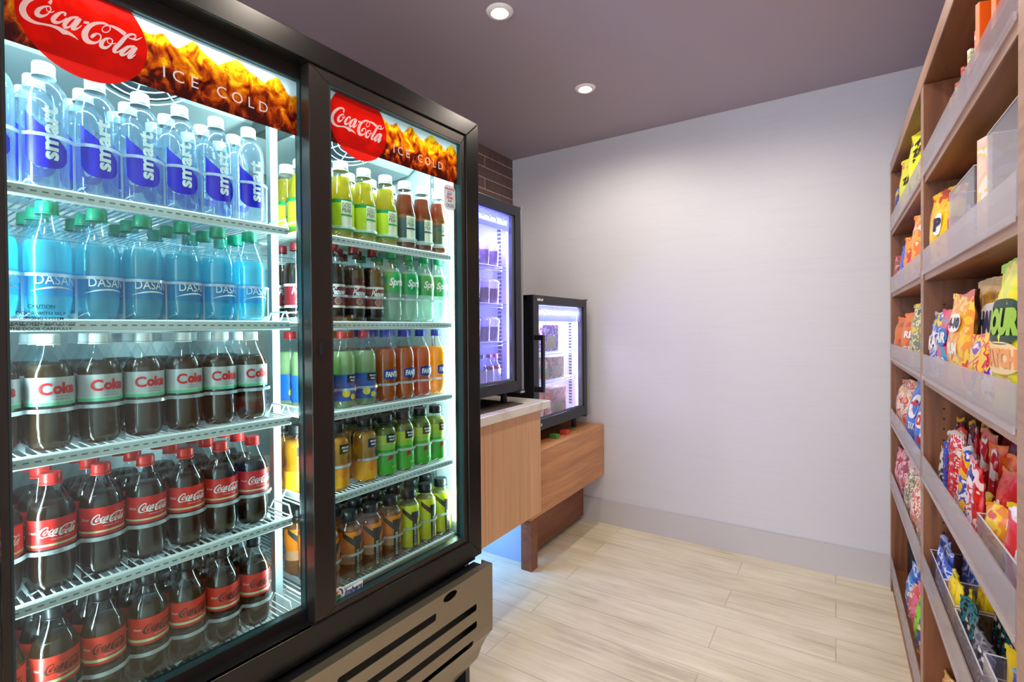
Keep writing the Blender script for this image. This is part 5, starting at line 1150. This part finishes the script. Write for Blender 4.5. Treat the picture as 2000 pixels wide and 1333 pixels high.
for j, (y, x, h_) in enumerate(((1.80, .325, .20), (1.71, .285, .185), (1.64, .33, .19), (1.56, .30, .18), (1.47, .30, .17), (1.75, .40, .205), (1.62, .40, .205), (1.52, .38, .195), (1.38, .37, .165), (1.28, .37, .16), (1.90, .40, .21), (1.18, .37, .15))):
    nm = ['first', 'second', 'third', 'fourth', 'fifth', 'sixth', 'seventh', 'eighth', 'ninth', 'tenth', 'eleventh', 'twelfth'][j]
    oo = bag('candy_bag', 'snack bag', 'red candy bag with flower print, %s from the bars end, fourth shelf' % nm, 'n', 'D', y, x, .105, h_, .035, [('#d81a14', '#e23018', '#d81a14'), ('#e8481c', '#f0781c', '#d82014')][j % 2], 16, .06, .3+rnd.uniform(-.2, .2), '#f08a1c' if j < 6 else None, [('*', .045, .045, h_*.5, WF), ('*', .03, .03, h_*.3, WF, dict(yc=.02))], gg)
for j in range(5):
    bag('candy_bag', 'snack bag', 'dark red candy bag in the back row of the fourth shelf, %s from far' % ['first', 'second', 'third', 'fourth', 'fifth'][j], 'n', 'D', 1.84-.10*j, .50, .10, .215, .04, ('#b01c14', '#c82a1c', '#8a1410'), 14, .0, .1, '#d83a1c', None, 'dark red bags in the back row')
bin_(1.09, 1.42, .252, .335, .085, 'D', 'clear bin at the near end of the fourth shelf')
bag('candy_bag', 'snack bag', 'small yellow and white candy bag behind the lip, fourth shelf of near bay', 'n', 'D', 1.565, X0-.004, .065, .095, .022, ('#f2dc2a', '#f2dc2a', '#f0e4dc', '#e89a3a'), 20, .05, .3, '#f2e02a', None, g)
bag('candy_bag', 'snack bag', 'orange and yellow candy bag in the clear bin, fourth shelf', 'n', 'D', 1.36, X0, .085, .115, .03, ('#e88a2a', '#f0c83a', '#d8502a'), 24, .05, .3, None, None, g)
bag('candy_bag', 'snack bag', 'big red candy bag with blue and white print, near end of fourth shelf', 'n', 'D', 1.19, X0, .15, .155, .045, ('#d41620', '#d41620', '#e8e8f0', '#2a8af0'), 13, .06, .36, '#f0d01c', None, g)
# near bay, fifth shelf: small bars in clear bins
def bars(n, y0, dy, x0, lv, label, group, cols, h_, w_, top, rows=1, dx=.06, t_=.02):
    for r_ in range(rows):
        for j in range(n):
            stick(label % (['first', 'second', 'third', 'fourth', 'fifth'][j], ['front', 'second', 'third'][r_]), y0-dy*j, x0+dx*r_, h_-.006*r_, w_, cols, lv, top, .2+rnd.uniform(-.2, .2), None, None, group, .02+rnd.uniform(0, .08), t_)
bars(4, 1.98, .045, X0, 'E', 'blue and silver bar, %s from upright in the %s row, fifth shelf', 'blue and silver bars', ('#3a62d0', '#d8e0f0', '#3a62d0', '#1c2a60'), .155, .036, '#9ab0e8', 3)
bars(4, 1.80, .042, X0, 'E', 'yellow bar, %s from the blue bars in the %s row, fifth shelf', 'yellow bars', ('#f2d81c', '#f2e02a', '#f0a818'), .125, .04, '#f6ee1c', 3)
bars(3, 1.64, .045, X0, 'E', 'teal topped dark bar, %s from the yellow bars in the %s row, fifth shelf', 'teal topped bars', ('#1a2a2e', '#12707a', '#1a2024', '#c8b8a0'), .125, .04, '#127a82', 3)
bars(3, 1.505, .045, X0, 'E', 'grey bar, %s from the teal bars in the %s row, fifth shelf', 'grey bars', ('#5a5c66', '#8a8c96', '#2a2a32', '#e0e0e4'), .115, .04, '#6a6c74', 3)
bin_(1.82, 2.04, .252, .46, .09, 'E', 'clear bin of blue bars by the upright, fifth shelf')
bin_(1.66, 1.818, .252, .46, .09, 'E', 'clear bin of yellow bars, fifth shelf')
bin_(1.37, 1.658, .252, .46, .085, 'E', 'clear bin of teal and grey bars, fifth shelf')
bin_(1.09, 1.365, .252, .50, .135, 'E', 'large clear bin with blue and yellow bags, near end of fifth shelf')
for j, (y, x) in enumerate(((1.33, .30), (1.27, .38), (1.14, .39))):
    bag('candy_bag', 'snack bag', 'yellow and red candy bag in the large clear bin, %s from the far side' % ['first', 'second', 'third', 'fourth'][j], 'n', 'E', y, x, .08, .165, .02, ('#f4cc14', '#f4cc14', '#d8301c'), 12, .0, .5, '#f6d81c', None, 'yellow and red bags in the large bin', 0)
for j, (y, x) in enumerate(((1.27, .28), (1.20, .30), (1.13, .28), (1.21, .36), (1.12, .34))):
    bag('candy_bag', 'snack bag', 'shiny blue candy bag in the large clear bin, %s from the far side' % ['first', 'second', 'third', 'fourth', 'fifth'][j], 'n', 'E', y, x, .07, .145, .032, ('#0f3cc8', '#1c78e8', '#0f3cc8', '#38b8f0'), 14, .0, .2+.1*j, '#8ad0f0', None, 'shiny blue bags in the large bin', 0)
# near bay, bottom shelf
bag('pastry_bag', 'snack bag', 'tan pastry bag by the upright, bottom shelf of near bay', 'n', 'F', 1.97, X0+.02, .13, .155, .07, ('#d8a860', '#e8c890', '#b87a3a', '#f0e8e0'), 18, .05, .3, None, None, g)
bag('pastry_bag', 'snack bag', 'white and violet pastry bag, bottom shelf of near bay', 'n', 'F', 1.83, X0+.02, .13, .15, .07, ('#ece8f0', '#ece8f0', '#8a80c0', '#d8c8b0'), 18, .05, .3, None, None, g)
